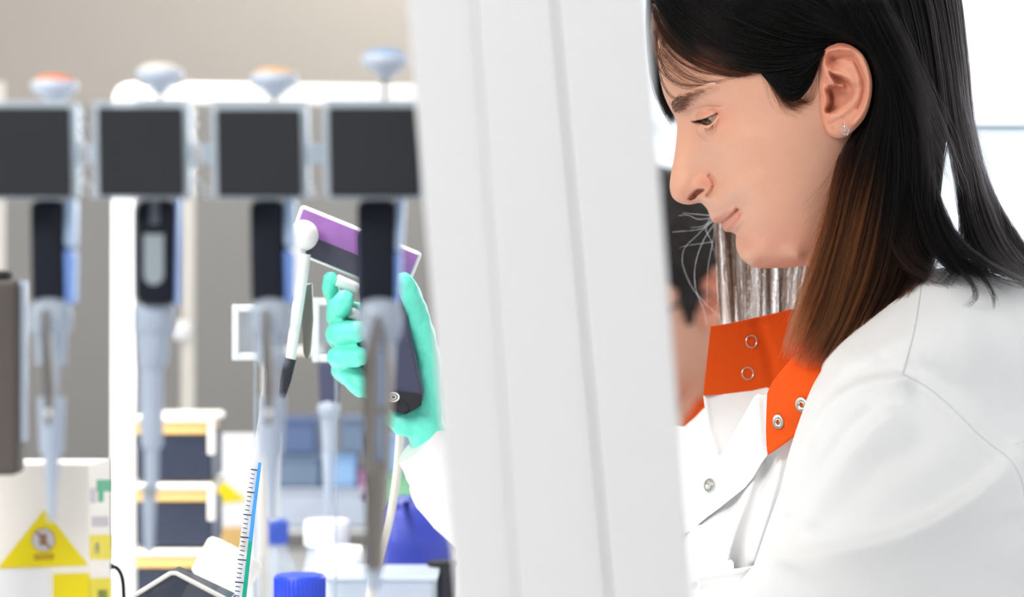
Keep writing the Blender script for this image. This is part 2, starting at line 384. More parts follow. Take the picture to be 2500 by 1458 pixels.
NR, NC = 560, 250
a_ = np.concatenate([np.linspace(fa[0] + 0.3, fa[0] + 40, 60, endpoint=False), np.linspace(fa[0] + 40, min(fa[-1], ba[-1]), NR - 60)])
f0 = np.interp(a_, fa, fb); f1 = np.interp(a_, ba, bb)
s_ = np.linspace(0, 1, NC); gcol = 0.5 * (1 - np.cos(np.pi * s_ ** 1.22))
Bm = f0[:, None] + (f1 - f0)[:, None] * gcol[None]; Am = np.repeat(a_[:, None], NC, 1)
U, T = from_ab(Am, Bm)
W = head_w(U, T); W[:, 0] = 0; W[:, -1] = 0; W[0, :] *= 0
def ring_mesh(U, T, Wn, Wf):
    """near half and far half of a closed ring per row"""
    n, m = U.shape
    near = np.stack([U, T, Wn], -1); far = np.stack([U, T, -Wf], -1)[:, -2:0:-1]
    return np.concatenate([near, far], 1)
HV = ring_mesh(U, T, W, W) / 1000
n_r, n_k = HV.shape[:2]
idx = np.arange(n_r * n_k).reshape(n_r, n_k)
i0, i1 = idx[:-1], idx[1:]; j0 = i0; j1 = np.roll(i0, -1, 1); j2 = np.roll(i1, -1, 1); j3 = i1
head_faces = np.stack([j0, j3, j2, j1], -1).reshape(-1, 4)
head_verts = HV.reshape(-1, 3)

def surf(px, py, off=1.5, it=4):
    """w (mm) of the head surface seen at a picture point"""
    px = np.asarray(px, float); py = np.asarray(py, float); w = np.full(px.shape, 50.0)
    for _ in range(it):
        q = H(px, py, w) * 1000; w = np.sqrt(np.maximum(hf(q[..., 0], q[..., 1]) * 100, 0.0))
    return w + off

# ---- ear (one on each side), part of the same skin
EAR = catmull([(1996, 176), (1999, 150), (2006, 131), (2019, 116), (2038, 107), (2058, 105), (2080, 112), (2102, 128), (2117, 151), (2127, 182), (2130, 206), (2128, 233), (2122, 262), (2111, 288), (2095, 309), (2075, 327), (2058, 336), (2043, 338),
               (2028, 332), (2017, 320), (2010, 302), (2005, 284), (2003, 262), (2002, 240), (1998, 215), (1996, 195), (1996, 176)], 200)[:-1]
def z3(l): return [(1960 + x / 5.61, 90 + y / 5.61) for x, y in l]
def ear_h(x, y):
    g = lambda line, wd: np.exp(-(dpoly(x, y, line) / wd) ** 2)
    h = np.zeros_like(x)
    h += 4.6 * g(z3([(400, 620), (335, 520), (290, 380), (290, 260), (360, 175), (500, 150), (680, 175), (800, 280), (868, 450), (900, 640), (890, 800), (850, 960), (780, 1090), (700, 1190)]), 11.5)
    h += 2.6 * g(z3([(330, 200), (500, 165), (640, 175)]), 9)
    h += 3.0 * g(z3([(680, 380), (740, 520), (770, 680), (750, 820), (660, 950), (500, 1070), (380, 1100)]), 11)
    h += 2.2 * g(z3([(380, 455), (520, 500), (640, 560), (740, 640)]), 8)
    h += 1.6 * g(z3([(600, 350), (680, 440), (740, 560)]), 12)
    h += 3.4 * g(z3([(270, 700), (300, 800), (300, 900), (270, 1010)]), 11)
    h += 2.4 * g(z3([(400, 1240), (520, 1250), (640, 1180)]), 24)
    h -= 2.8 * g(z3([(400, 300), (560, 270), (700, 290), (770, 430), (825, 560), (845, 700), (820, 860), (770, 980)]), 5.5)
    h -= 4.0 * g(z3([(390, 340), (440, 385)]), 11)
    con = z3([(350, 470), (430, 510), (540, 540), (640, 590), (705, 680), (715, 760), (670, 850), (560, 940), (450, 1030), (370, 1060), (315, 1040), (330, 970), (365, 900), (350, 820), (330, 740), (350, 660), (420, 640), (380, 560)])
    sd = sdist(x, y, con)
    h -= 10.0 * sstep(-2, 10, sd)
    h += 4.6 * g(z3([(340, 600), (430, 650), (540, 670)]), 7) * sstep(0.0, 6, sd + 4)
    h -= 9.0 * g(z3([(345, 745), (380, 820), (380, 900), (340, 1000)]), 5.0)
    h -= 1.0 * g(z3([(375, 1180), (440, 1250)]), 4)
    return h
def ear_mesh(far):
    c = np.array([2064.0, 216.0]); rr = np.concatenate([np.linspace(0.02, 0.9, 60), np.linspace(0.912, 1.0, 16)]); V = []
    for r in rr:
        q = c + (EAR - c) * r; x, y = q[:, 0], q[:, 1]
        base = np.maximum(surf(0 * x + 2000, y, 0.8), 62) + np.maximum(x - 1998, 0) * 0.115
        h = ear_h(x, y)
        edge = sstep(1.0, 0.9, np.full_like(x, r))
        front = sstep(1996, 2016, x)                                          # the front margin lies on the cheek
        rim = 1 - np.sqrt(np.clip(1 - ((r - 0.86) / 0.14) ** 2, 0, 1)) if r > 0.86 else 0.0
        w = base + h * (0.25 + 0.75 * front) - (3.2 * rim) * front - 2.0 * (1 - front) * rim
        V.append(H(x, y, w))
    for r, dz in ((0.99, 5.5), (0.95, 7.0), (0.85, 9.0), (0.7, 13.0), (0.5, 18.0)):  # back of the ear
        q = c + np.array([-10 * (1 - r) * 4, 0]) + (EAR - c) * r; x, y = q[:, 0], q[:, 1]
        w = np.maximum(surf(0 * x + 2000, y, 0.8), 62) + np.maximum(x - 1998, 0) * 0.115 - dz
        V.append(H(x, y, w))
    V = np.array(V); n, m = V.shape[:2]; ii = np.arange(n * m).reshape(n, m)
    a, b = ii[:-1], ii[1:]
    f = np.stack([a, np.roll(a, -1, 1), np.roll(b, -1, 1), b], -1).reshape(-1, 4)
    V = V.reshape(-1, 3).copy()
    if far: V[:, 2] *= -1; f = f[:, ::-1]
    cap = tuple(ii[0][::-1])
    return V, f, cap, V.reshape(n, m, 3)
ev, ef, ecap, egrid = ear_mesh(False); ev2, ef2, ecap2, _ = ear_mesh(True)
allv = np.vstack([head_verts, ev, ev2]); nh = len(head_verts); ne = len(ev)
me = bpy.data.meshes.new('body')
fl_ = head_faces.tolist() + [tuple(reversed(f)) for f in (ef + nh).tolist()] + [tuple(i + nh for i in reversed(ecap))] + [tuple(reversed(f)) for f in (ef2 + nh + ne).tolist()]
me.from_pydata(allv.tolist(), [], fl_); me.update()
# colour of the skin: lips, cheeks, ear and nose are redder; jaw redness partly paints its shade; brows darker under the hairs
px, py = PX(allv); w_mm = np.abs(allv[:, 2]) * 1000
pxs, pys = PX(allv * np.array([1, 1, 0]) + np.stack([0 * px, 0 * px, w_mm / 1000], -1))
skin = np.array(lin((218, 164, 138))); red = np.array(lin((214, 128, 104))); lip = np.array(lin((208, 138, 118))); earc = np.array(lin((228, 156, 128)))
colr = np.repeat(skin[None], len(allv), 0)
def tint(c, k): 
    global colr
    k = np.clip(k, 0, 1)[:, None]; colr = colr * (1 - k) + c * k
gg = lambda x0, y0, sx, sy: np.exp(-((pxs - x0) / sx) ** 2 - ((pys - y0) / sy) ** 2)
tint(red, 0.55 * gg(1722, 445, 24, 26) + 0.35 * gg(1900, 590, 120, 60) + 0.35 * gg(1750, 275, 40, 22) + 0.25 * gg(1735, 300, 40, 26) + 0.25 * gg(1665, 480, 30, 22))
lipm = [(1735, 537), (1746, 530), (1760, 524), (1778, 514), (1796, 508), (1806, 513), (1812, 522), (1806, 534), (1796, 548), (1786, 561), (1775, 567), (1764, 562), (1758, 548), (1744, 547)]
tint(lip, 0.9 * sstep(-4, 4, sdist(pxs, pys, lipm)) * (np.arange(len(allv)) < nh))
isear = np.arange(len(allv)) >= nh
tint(earc, isear * 0.8); tint(red, isear * (0.75 * sstep(150, 105, pys) + 0.35 * sstep(2040, 2000, pxs)))
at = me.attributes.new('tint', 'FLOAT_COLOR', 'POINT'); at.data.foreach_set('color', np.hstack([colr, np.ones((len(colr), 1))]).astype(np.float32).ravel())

ms = bpy.data.materials.new('skin'); ms.use_nodes = True; nt = ms.node_tree; b = nt.nodes['Principled BSDF']
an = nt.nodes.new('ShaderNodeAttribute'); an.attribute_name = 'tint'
tc = nt.nodes.new('ShaderNodeTexCoord')
n1 = nt.nodes.new('ShaderNodeTexNoise'); n1.inputs['Scale'].default_value = 55; n1.inputs['Detail'].default_value = 5
n2 = nt.nodes.new('ShaderNodeTexNoise'); n2.inputs['Scale'].default_value = 1400; n2.inputs['Detail'].default_value = 2
nt.links.new(tc.outputs['Object'], n1.inputs['Vector']); nt.links.new(tc.outputs['Object'], n2.inputs['Vector'])
mp = nt.nodes.new('ShaderNodeMapRange'); mp.inputs['To Min'].default_value = 0.93; mp.inputs['To Max'].default_value = 1.07
nt.links.new(n1.outputs['Fac'], mp.inputs['Value'])
vm = nt.nodes.new('ShaderNodeVectorMath'); vm.operation = 'SCALE'
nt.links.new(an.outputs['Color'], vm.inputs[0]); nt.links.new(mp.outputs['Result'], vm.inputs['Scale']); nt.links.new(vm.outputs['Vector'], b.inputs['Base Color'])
b.inputs['Roughness'].default_value = 0.42; b.inputs['Specular IOR Level'].default_value = 0.5
b.inputs['Subsurface Weight'].default_value = 0.18; b.inputs['Subsurface Radius'].default_value = (1.0, 0.35, 0.2); b.inputs['Subsurface Scale'].default_value = 0.004
bp = nt.nodes.new('ShaderNodeBump'); bp.inputs['Strength'].default_value = 0.22; bp.inputs['Distance'].default_value = 0.0006
nt.links.new(n2.outputs['Fac'], bp.inputs['Height']); nt.links.new(bp.outputs['Normal'], b.inputs['Normal'])
M['skin'] = ms
HEAD_ME = me
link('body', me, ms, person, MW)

# ---- eyeballs
me_ = bpy.data.materials.new('eye'); me_.use_nodes = True; nt = me_.node_tree; b = nt.nodes['Principled BSDF']
tc = nt.nodes.new('ShaderNodeTexCoord'); dt = nt.nodes.new('ShaderNodeVectorMath'); dt.operation = 'DOT_PRODUCT'
nm = nt.nodes.new('ShaderNodeVectorMath'); nm.operation = 'NORMALIZE'
nt.links.new(tc.outputs['Object'], nm.inputs[0]); nt.links.new(nm.outputs['Vector'], dt.inputs[0])
gz = Vector((-0.52, -0.30, 0.80)).normalized(); dt.inputs[1].default_value = gz
rp = nt.nodes.new('ShaderNodeValToRGB'); rp.color_ramp.interpolation = 'LINEAR'
els = rp.color_ramp.elements
els[0].position = 0.0; els[0].color = (*lin((150, 128, 116)), 1)  # sclera darkened to carry the shade of the lids
els[1].position = 0.80; els[1].color = (*lin((166, 144, 132)), 1)
for p_, c_ in ((0.85, (60, 42, 32)), (0.9, (118, 88, 62)), (0.955, (96, 66, 44)), (0.97, (12, 10, 9)), (1.0, (8, 7, 7))):
    e_ = els.new(p_); e_.color = (*lin(c_), 1)
nt.links.new(dt.outputs['Value'], rp.inputs['Fac']); nt.links.new(rp.outputs['Color'], b.inputs['Base Color'])
b.inputs['Roughness'].default_value = 0.08; b.inputs['Coat Weight'].default_value = 0.6
M['eye'] = me_
for sg in (1, -1):
    mb = MB(); mb.ball((0, 0, 0), 0.012, 40, 26)
    mb.build('eyeball', me_, person, smooth=True, mw=MW @ Matrix.Translation((EYE_C[0] / 1000, EYE_C[1] / 1000, sg * EYE_W / 1000)))

# ------------------------------------------------------------------ strands
def hair_mat(name, rough=0.34, spec=0.5):
    m = bpy.data.materials.new(name); m.use_nodes = True; nt = m.node_tree
    nt.nodes.remove(nt.nodes['Principled BSDF'])
    h = nt.nodes.new('ShaderNodeBsdfHairPrincipled'); h.model = 'CHIANG'; h.parametrization = 'COLOR'
    an = nt.nodes.new('ShaderNodeAttribute'); an.attribute_name = 'tint'
    nt.links.new(an.outputs['Color'], h.inputs['Color'])
    h.inputs['Roughness'].default_value = rough; h.inputs['Radial Roughness'].default_value = 0.45
    h.inputs['Random Roughness'].default_value = 0.15; h.inputs['IOR'].default_value = 1.22
    nt.links.new(h.outputs['BSDF'], nt.nodes['Material Output'].inputs['Surface'])
    return m
M['hair'] = hair_mat('hair')
M['hair_base'] = mat('hair_base', (14, 11, 11), 0.7, var=0.25, scale=300, spec=0.1)

def curves_obj(name, strands, radii, cols, m, parent=None, mw=None):
    """strands: list of (n,3) arrays in her frame; radii per strand (m); cols list of (n,3)"""
    hc = bpy.data.hair_curves.new(name); hc.add_curves([len(s) for s in strands])
    pos = np.concatenate(strands).astype(np.float32)
    hc.attributes['position'].data.foreach_set('vector', pos.ravel())
    ra = hc.attributes.get('radius') or hc.attributes.new('radius', 'FLOAT', 'POINT')
    rad = np.concatenate([r * np.linspace(1, 0.35, len(s)) ** 0.6 for r, s in zip(radii, strands)]).astype(np.float32)
    ra.data.foreach_set('value', rad)
    ca = hc.attributes.new('tint', 'FLOAT_COLOR', 'POINT')
    c = np.concatenate(cols); ca.data.foreach_set('color', np.hstack([c, np.ones((len(c), 1))]).astype(np.float32).ravel())
    o = bpy.data.objects.new(name, hc); COL.objects.link(o); hc.materials.append(m)
    if parent is not None:
        o.parent = parent; o.matrix_parent_inverse = BASE[parent.name].inverted()
    o.matrix_basis = mw if mw is not None else Matrix.Identity(4)
    return o

BLK = np.array(lin((12, 10, 10))); BRN = np.array(lin((152, 84, 48))); DBR = np.array(lin((58, 38, 28))); PALE = np.array(lin((140, 126, 116)))
S, R_, C_ = [], [], []
def sheet(guides, n, npt=26, jit=5.0, wj=4.0, clump=0.6, nclump=None, rad=0.085, col=None, trim=(0.86, 1.0), wave=3.0, over=0.03, start=(0.0, 0.0), onhead=None):
    """n strands interpolated between neighbouring guide curves (picture x, y and lateral w), gathered into locks"""
    G = np.array([catmull(g, npt) for g in guides]); K = len(G); r = rng
    nclump = nclump or max(4, n // 14)
    tcl = r.uniform(-over, 1 + over, nclump) * (K - 1); ocl = r.normal(0, jit, (nclump, 2)); wcl = r.uniform(-1, 0.4, nclump) * wj
    ph = r.uniform(0, 6.28, (nclump, 4)); rcl = r.uniform(0, 1, (nclump, 3))
    L = np.linspace(0, 1, npt)[None]; c = r.integers(nclump, size=n)
    t0 = r.uniform(-over, 1 + over, n)[:, None] * (K - 1)
    near = r.uniform(0, 1, (n, 1)) < 0.8                               # most strands join a lock close to them
    if near.any():
        o = np.argsort(tcl); pos = np.searchsorted(tcl[o], t0[:, 0]) + r.integers(-2, 3, n); cn = o[np.clip(pos, 0, nclump - 1)]
        c = np.where(near[:, 0], cn, c); 
    cw = np.where(near, clump, clump * 0.35)
    tt = np.clip(t0 + (tcl[c][:, None] - t0) * cw * (0.25 + 0.75 * L), -0.2, K - 0.8); i = np.clip(tt.astype(int), 0, K - 2); f = (tt - i)[..., None]
    jj = np.arange(npt)[None].repeat(n, 0)
    q = G[i, jj] * (1 - f) + G[i + 1, jj] * f
    am = wave * (0.15 + L); fr_ = r.uniform(0.7, 1.6, (n, 1)); p4 = r.uniform(0, 6.28, (n, 3))
    q[..., 0] += ocl[c, 0][:, None] * (0.2 + 0.8 * L) + r.normal(0, jit * 0.35, (n, 1)) * (0.3 + 0.7 * L) + am * 0.6 * np.sin(ph[c, 0][:, None] + L * 5) + am * 0.35 * np.sin(p4[:, :1] + L * 7 * fr_)
    q[..., 1] += ocl[c, 1][:, None] * 0.4 + r.normal(0, jit * 0.3, (n, 1)) + am * 0.3 * np.sin(p4[:, 1:2] + L * 6 * fr_)
    q[..., 2] += wcl[c][:, None] + r.uniform(-0.5, 0.5, (n, 1)) * wj * 0.6 + 0.25 * am * np.sin(ph[c, 1][:, None] + L * 4)
    s0 = r.uniform(*start, n)[:, None]; s1 = r.uniform(*trim, n)[:, None]
    ts = (s0 + (s1 - s0) * L) * (npt - 1); i0 = np.clip(ts.astype(int), 0, npt - 2); f = (ts - i0)[..., None]; nn = np.arange(n)[:, None]
    q = q[nn, i0] * (1 - f) + q[nn, i0 + 1] * f
    if onhead is not None: q[..., 2] = np.maximum(q[..., 2], surf(q[..., 0], q[..., 1], onhead, 2))
    S.extend(H(q[..., 0], q[..., 1], q[..., 2])); R_.extend(rad / 1000 * r.uniform(0.7, 1.25, n))
    rs = r.uniform(0, 1, (n, 3)); C_.extend((col or col_blk)(q, rcl[c], rs))

def col_blk(q, rc, rs): return (BLK[None] * (0.45 + 0.5 * rc[:, :1] + 0.5 * rs[:, :1]))[:, None, :].repeat(q.shape[1], 1)
def col_fr(q, rc, rs): return (DBR[None] * (0.3 + 0.5 * rs[:, :1]))[:, None, :].repeat(q.shape[1], 1)
def col_pale(q, rc, rs): return (PALE[None] * (0.45 + 0.4 * rs[:, :1]))[:, None, :].repeat(q.shape[1], 1)
def col_far(q, rc, rs):  # pale locks: backlight put into the strand colour
    c = np.where(rc[:, :1] < 0.45, PALE[None] * (0.5 + 0.5 * rs[:, :1]), DBR[None] * (0.3 + 0.7 * rs[:, :1])); return c[:, None, :].repeat(q.shape[1], 1)
def col_main(q, rc, rs):
    """black at the top, chestnut locks towards the ends near the face"""
    x, y = q[..., 0], q[..., 1]
    k = sstep(330, 620, y) * sstep(2150, 2085, x + 60 * (rc[:, 1:2] - 0.5)) * np.where(rc[:, :1] < 0.72, 0.55 + 0.45 * rs[:, 1:2], 0.12)
    k2 = 0.22 * sstep(480, 700, y) * rs[:, 2:3] * sstep(2300, 2150, x)
    c = BLK[None, None] * (0.5 + 1.3 * rc[:, 2:3] ** 2 + 0.5 * rs[:, :1])[..., None]; e = BRN[None, None] * (0.35 + 0.9 * rs[:, 1:2])[..., None]
    k = np.clip(np.maximum(k, k2), 0, 1)[..., None]
    return c * (1 - k) + e * k
# curtain behind the ear
g0 = [(1925, -195, 44), (1990, -60, 74), (2075, 60, 84), (2138, 185, 80), (2104, 305, 68), (2056, 400, 68), (2032, 520, 66), (1998, 640, 66), (1962, 740, 70), (1915, 880, 76)]
g1 = [(1950, -205, 42), (2030, -60, 75), (2110, 80, 85), (2155, 220, 87), (2132, 380, 82), (2095, 520, 78), (2062, 650, 76), (2022, 780, 76), (1960, 900, 80)]
g2 = [(1985, -212, 38), (2080, -60, 73), (2150, 100, 84), (2175, 260, 88), (2162, 420, 86), (2142, 560, 83), (2112, 680, 80), (2064, 800, 76), (2005, 900, 74)]
g3 = [(2022, -212, 32), (2130, -60, 66), (2190, 120, 78), (2208, 300, 84), (2208, 460, 85), (2192, 600, 83), (2155, 720, 78), (2100, 820, 72)]
g4 = [(2062, -206, 25), (2180, -60, 56), (2232, 120, 68), (2252, 300, 76), (2258, 460, 80), (2250, 590, 80), (2210, 700, 78), (2150, 790, 72)]
g5 = [(2112, -196, 16), (2245, -60, 42), (2290, 120, 50), (2308, 290, 58), (2292, 420, 66), (2278, 550, 76), (2272, 640, 86), (2215, 730, 96)]
sheet([g0, g1, g2, g3, g4, g5], 9500, npt=30, onhead=3.0, col=col_main, wj=7, jit=6, wave=4, clump=0.62, nclump=420)
h0 = [(2120, -196, 14), (2230, -60, 42), (2285, 120, 48), (2312, 300, 54), (2336, 430, 58), (2352, 540, 66), (2392, 630, 84), (2480, 682, 96)]
h1 = [(2160, -190, 8), (2275, -60, 30), (2318, 120, 34), (2342, 290, 40), (2366, 420, 46), (2388, 530, 54), (2430, 625, 74), (2520, 700, 84)]
h2 = [(2200, -178, 3), (2308, -60, 14), (2340, 120, 16), (2356, 280, 20), (2380, 400, 26), (2412, 510, 36), (2464, 620, 52), (2540, 700, 64)]
h3 = [(2235, -165, 0), (2326, -60, 0), (2354, 120, 0), (2366, 260, 0), (2390, 390, 2), (2428, 500, 6), (2486, 610, 16), (2560, 690, 24)]
sheet([h0, h1, h2, h3], 3200, npt=30, col=col_main, wj=8, jit=7, wave=5, clump=0.6, nclump=170)
# far half of the curtain, seen through gaps
sheet([[(x, y, -w * 0.8) for x, y, w in g] for g in (h1, h2, h3)], 500, col=col_main, wj=8, jit=9, wave=5)
# ends lying over the shoulder
sheet([[(2150, 560, 84), (2190, 650, 92), (2240, 690, 100), (2275, 705, 108)], [(2250, 540, 84), (2290, 620, 96), (2350, 655, 104), (2410, 700, 112)], [(2300, 560, 80), (2360, 640, 96), (2430, 672, 102), (2530, 700, 108)]], 420, col=col_main, jit=12, wave=14, clump=0.85, nclump=30, trim=(0.6, 1.0), wj=6)
# locks crossing below the gap, curled tips, outer lock
sheet([[(2255, 400, 78), (2280, 490, 84), (2320, 575, 92), (2380, 635, 100), (2460, 680, 106)], [(2270, 400, 74), (2298, 500, 82), (2345, 585, 90), (2410, 640, 98), (2500, 690, 104)]], 420, col=col_main, jit=7, wj=5, wave=8, nclump=36, trim=(0.75, 1.0))
sheet([[(2330, 380, 54), (2340, 480, 60), (2342, 570, 74), (2318, 640, 96), (2275, 690, 108)], [(2350, 400, 52), (2362, 500, 58), (2368, 590, 72), (2350, 650, 94), (2320, 700, 108)]], 300, col=col_main, jit=7, wj=5, wave=8, nclump=30, trim=(0.75, 1.0))
for g in ([(2290, 600, 94), (2335, 655, 108), (2372, 700, 118), (2376, 730, 124), (2350, 756, 128)], [(2350, 640, 98), (2395, 680, 110), (2422, 722, 120), (2426, 762, 126)], [(2420, 650, 90), (2470, 680, 100), (2520, 720, 106)]):
    sheet([g, [(x + 9, y - 4, w) for x, y, w in g]], 46, col=col_main, jit=3, wj=2, wave=6, clump=0.9, nclump=6, trim=(0.7, 1.0))
sheet([[(2380, 380, 20), (2412, 470, 26), (2452, 550, 34), (2500, 620, 44), (2560, 690, 54)], [(2392, 390, 10), (2428, 480, 16), (2474, 560, 24), (2530, 640, 34), (2590, 700, 44)]], 260, col=col_main, jit=6, wj=5, wave=6, nclump=20, clump=0.8)
# wisps along the front edge of the curtain
sheet([[(2062, 360, 72), (2030, 460, 66), (2000, 560, 62), (1965, 660, 64), (1930, 760, 70)], [(2085, 360, 76), (2055, 470, 72), (2025, 590, 70), (1985, 700, 72), (1935, 840, 78)]], 240, col=col_main, jit=10, wj=3, wave=12, nclump=60, clump=0.5, rad=0.06, onhead=1.5, trim=(0.5, 1.0))
# swept back over the temple to the ear
a1 = [(1583, -30, 20), (1680, 60, 52), (1780, 118, 64), (1880, 136, 71), (1960, 130, 74), (2012, 116, 74), (2080, 112, 74)]
a2 = [(1640, -60, 30), (1740, 8, 60), (1850, 66, 72), (1950, 98, 76), (2040, 98, 77), (2110, 122, 80), (2158, 200, 86)]
a3 = [(1720, -140, 30), (1740, -90, 45), (1850, -14, 68), (1960, 44, 78), (2060, 80, 86), (2130, 135, 89), (2170, 230, 90)]
a4 = [(1800, -190, 34), (1860, -100, 55), (1970, -20, 74), (2060, 40, 82), (2130, 105, 87), (2185, 220, 89)]
a5 = [(1890, -190, 40), (1960, -110, 60), (2050, -20, 74), (2120, 60, 80), (2180, 160, 86), (2205, 280, 88)]
b1 = [(1597, 0, 22), (1650, 84, 42), (1730, 138, 56), (1820, 166, 66), (1900, 172, 71), (1970, 150, 75), (2012, 122, 79)]
b3 = [(1850, 150, 66), (1885, 180, 69), (1920, 205, 71), (1960, 195, 73), (1990, 150, 77), (2005, 128, 79)]
b2 = [(1850, 168, 65), (1882, 205, 67), (1915, 236, 68), (1946, 242, 69), (1978, 205, 72), (1997, 155, 76)]
sheet([b1, a1, a2, a3, a4, a5], 6400, col=col_blk, jit=4, wj=3.5, wave=2.0, clump=0.6, nclump=300, onhead=3.6, trim=(0.8, 1.0), start=(0, 0.1))
sheet([b2, b3, [(1850, 150, 66), (1890, 165, 70), (1940, 168, 74), (1990, 145, 78), (2015, 122, 82)]], 1400, col=col_blk, jit=3, wj=2.0, wave=2.0, onhead=2.0, nclump=100)
# fringe over the forehead
f1_ = [(1596, 10, 20), (1628, 60, 34), (1660, 98, 44), (1704, 134, 52), (1757, 160, 58), (1812, 171, 63), (1862, 178, 66)]
f2_ = [(1594, 30, 18), (1612, 80, 30), (1640, 120, 40), (1690, 156, 50), (1740, 176, 56), (1790, 186, 61), (1830, 186, 64)]
f3_ = [(1592, 50, 16), (1603, 100, 24), (1622, 146, 34), (1660, 182, 44), (1705, 198, 50), (1760, 198, 56)]
f4_ = [(1592, 70, 12), (1600, 130, 22), (1616, 178, 30), (1648, 206, 40), (1690, 222, 46), (1735, 216, 54)]
sheet([f1_, f2_], 250, col=col_fr, jit=4, wj=2, wave=3, nclump=60, onhead=1.2, clump=0.75, rad=0.08)
sheet([f2_, f3_, f4_], 90, col=col_fr, jit=7, wj=2, wave=9, nclump=34, onhead=1.0, clump=0.8, trim=(0.6, 1.0), rad=0.075)
for g in ([(1607, 88, 24), (1643, 123, 38), (1693, 154, 50), (1768, 189, 58), (1800, 190, 60)], [(1608, 120, 24), (1636, 158, 38), (1669, 187, 46), (1720, 205, 52), (1790, 198, 60)], [(1629, 57, 30), (1658, 95, 42), (1702, 132, 52), (1757, 158, 58), (1812, 169, 62), (1860, 172, 66)],
          [(1612, 100, 26), (1640, 140, 38), (1680, 168, 48), (1730, 185, 54), (1806, 186, 60)], [(1606, 136, 22), (1623, 183, 32), (1662, 211, 42), (1746, 211, 54)], [(1598, 150, 10), (1612, 205, 20), (1636, 240, 30), (1668, 252, 36)], [(1620, 80, 28), (1650, 112, 40), (1700, 144, 51), (1750, 166, 58), (1820, 176, 63)]):
    sheet([g, [(x + 5, y - 7, w) for x, y, w in g]], 15, col=col_blk, jit=2.5, wj=1, wave=4, clump=0.93, nclump=2, onhead=1.0, rad=0.075, trim=(0.7, 1.0))
# fine hairs before the ear and at the temple
sheet([[(1868, 180, 66), (1885, 220, 66), (1905, 262, 66), (1945, 300, 66)], [(1900, 225, 68), (1925, 255, 68), (1950, 262, 68), (1978, 245, 68)], [(1950, 240, 70), (1972, 250, 69), (1988, 225, 69), (1992, 180, 70)]], 320, col=col_fr, jit=8, wj=1, wave=9, onhead=0.8, trim=(0.4, 1.0), rad=0.05, nclump=60)
sheet([[(2060, 420, 60), (2025, 520, 55), (1985, 600, 50)], [(2050, 380, 62), (2010, 450, 58), (1960, 500, 56)]], 40, col=col_fr, jit=10, wj=1, wave=10, onhead=0.8, rad=0.04, nclump=30)
# far side: fringe beyond the forehead, lengths hanging behind the chin
sheet([[(1580, -40, -10), (1580, 80, -28), (1592, 190, -38), (1618, 255, -44), (1648, 305, -46)], [(1620, -40, -20), (1612, 80, -34), (1618, 190, -44), (1640, 260, -48), (1650, 290, -50)]], 700, col=col_blk, jit=6, wj=6, wave=4, nclump=50)
sheet([[(1742, 470, -60), (1750, 560, -62), (1756, 660, -64), (1766, 830, -62)], [(1800, 470, -62), (1800, 600, -65), (1806, 700, -66), (1812, 840, -62)], [(1860, 470, -64), (1856, 600, -66), (1858, 700, -67), (1862, 840, -62)], [(1930, 470, -66), (1922, 600, -66), (1916, 700, -66), (1915, 840, -60)], [(1990, 520, -62), (1985, 600, -60), (1965, 700, -58), (1945, 850, -54)]], 1700, col=col_far, jit=6, wj=8, wave=5, clump=0.92, nclump=44, rad=0.12)
for g in ([(1745, 532, -58), (1700, 575, -60), (1672, 605, -60), (1668, 645, -60), (1690, 700, -60), (1722, 740, -60), (1780, 800, -60)], [(1748, 535, -58), (1712, 590, -60), (1692, 650, -60), (1694, 705, -60), (1715, 760, -60), (1722, 800, -60)],
          [(1745, 535, -58), (1700, 560, -58), (1634, 566, -58)], [(1742, 528, -58), (1700, 522, -58), (1658, 519, -58)], [(1742, 532, -58), (1705, 536, -58), (1680, 526, -58), (1658, 527, -58)], [(1740, 590, -58), (1700, 594, -58), (1656, 604, -58)],
          [(1748, 540, -58), (1736, 600, -60), (1730, 660, -60), (1728, 760, -60)], [(1735, 530, -58), (1722, 560, -58), (1735, 590, -58), (1750, 640, -58)], [(1738, 536, -58), (1712, 552, -58), (1682, 556, -58)]):
    sheet([g, [(x + 4, y + 2, w) for x, y, w in g]], 2, col=col_pale, jit=2, wj=1, wave=4, rad=0.045, nclump=2, trim=(0.9, 1))
# loose hairs at the back
sheet([[(2300, 60, 30), (2350, 250, 40), (2400, 420, 50), (2470, 640, 60)], [(2330, 200, 10), (2380, 330, 20), (2410, 420, 30), (2425, 520, 40)]], 60, col=col_main, jit=14, wj=8, wave=14, nclump=50, rad=0.05)
sheet([[(2120, 40, 90), (2200, 200, 94), (2260, 340, 94), (2320, 480, 92)], [(2200, 40, 86), (2270, 200, 86), (2330, 340, 82), (2370, 480, 78)]], 90, col=col_main, jit=16, wj=3, wave=12, nclump=80, rad=0.06)
sheet([[(2060, 0, 86), (2140, 160, 92), (2180, 330, 92), (2170, 520, 90), (2130, 700, 86)], [(2160, 0, 80), (2230, 160, 86), (2262, 330, 86), (2270, 520, 88), (2240, 660, 96)]], 500, col=col_main, jit=14, wj=3, wave=12, nclump=120, rad=0.075, trim=(0.7, 1.0))
# locks closing below the gap and lying on the shoulder
sheet([[(2190, 300, 86), (2232, 470, 88), (2262, 580, 92), (2305, 645, 100), (2370, 690, 108)], [(2240, 300, 76), (2278, 450, 80), (2312, 560, 90), (2362, 630, 100), (2450, 682, 106)]], 900, col=col_main, jit=8, wj=6, wave=9, nclump=60, trim=(0.8, 1.0))
curves_obj('hair', S, R_, C_, M['hair'], person, MW)

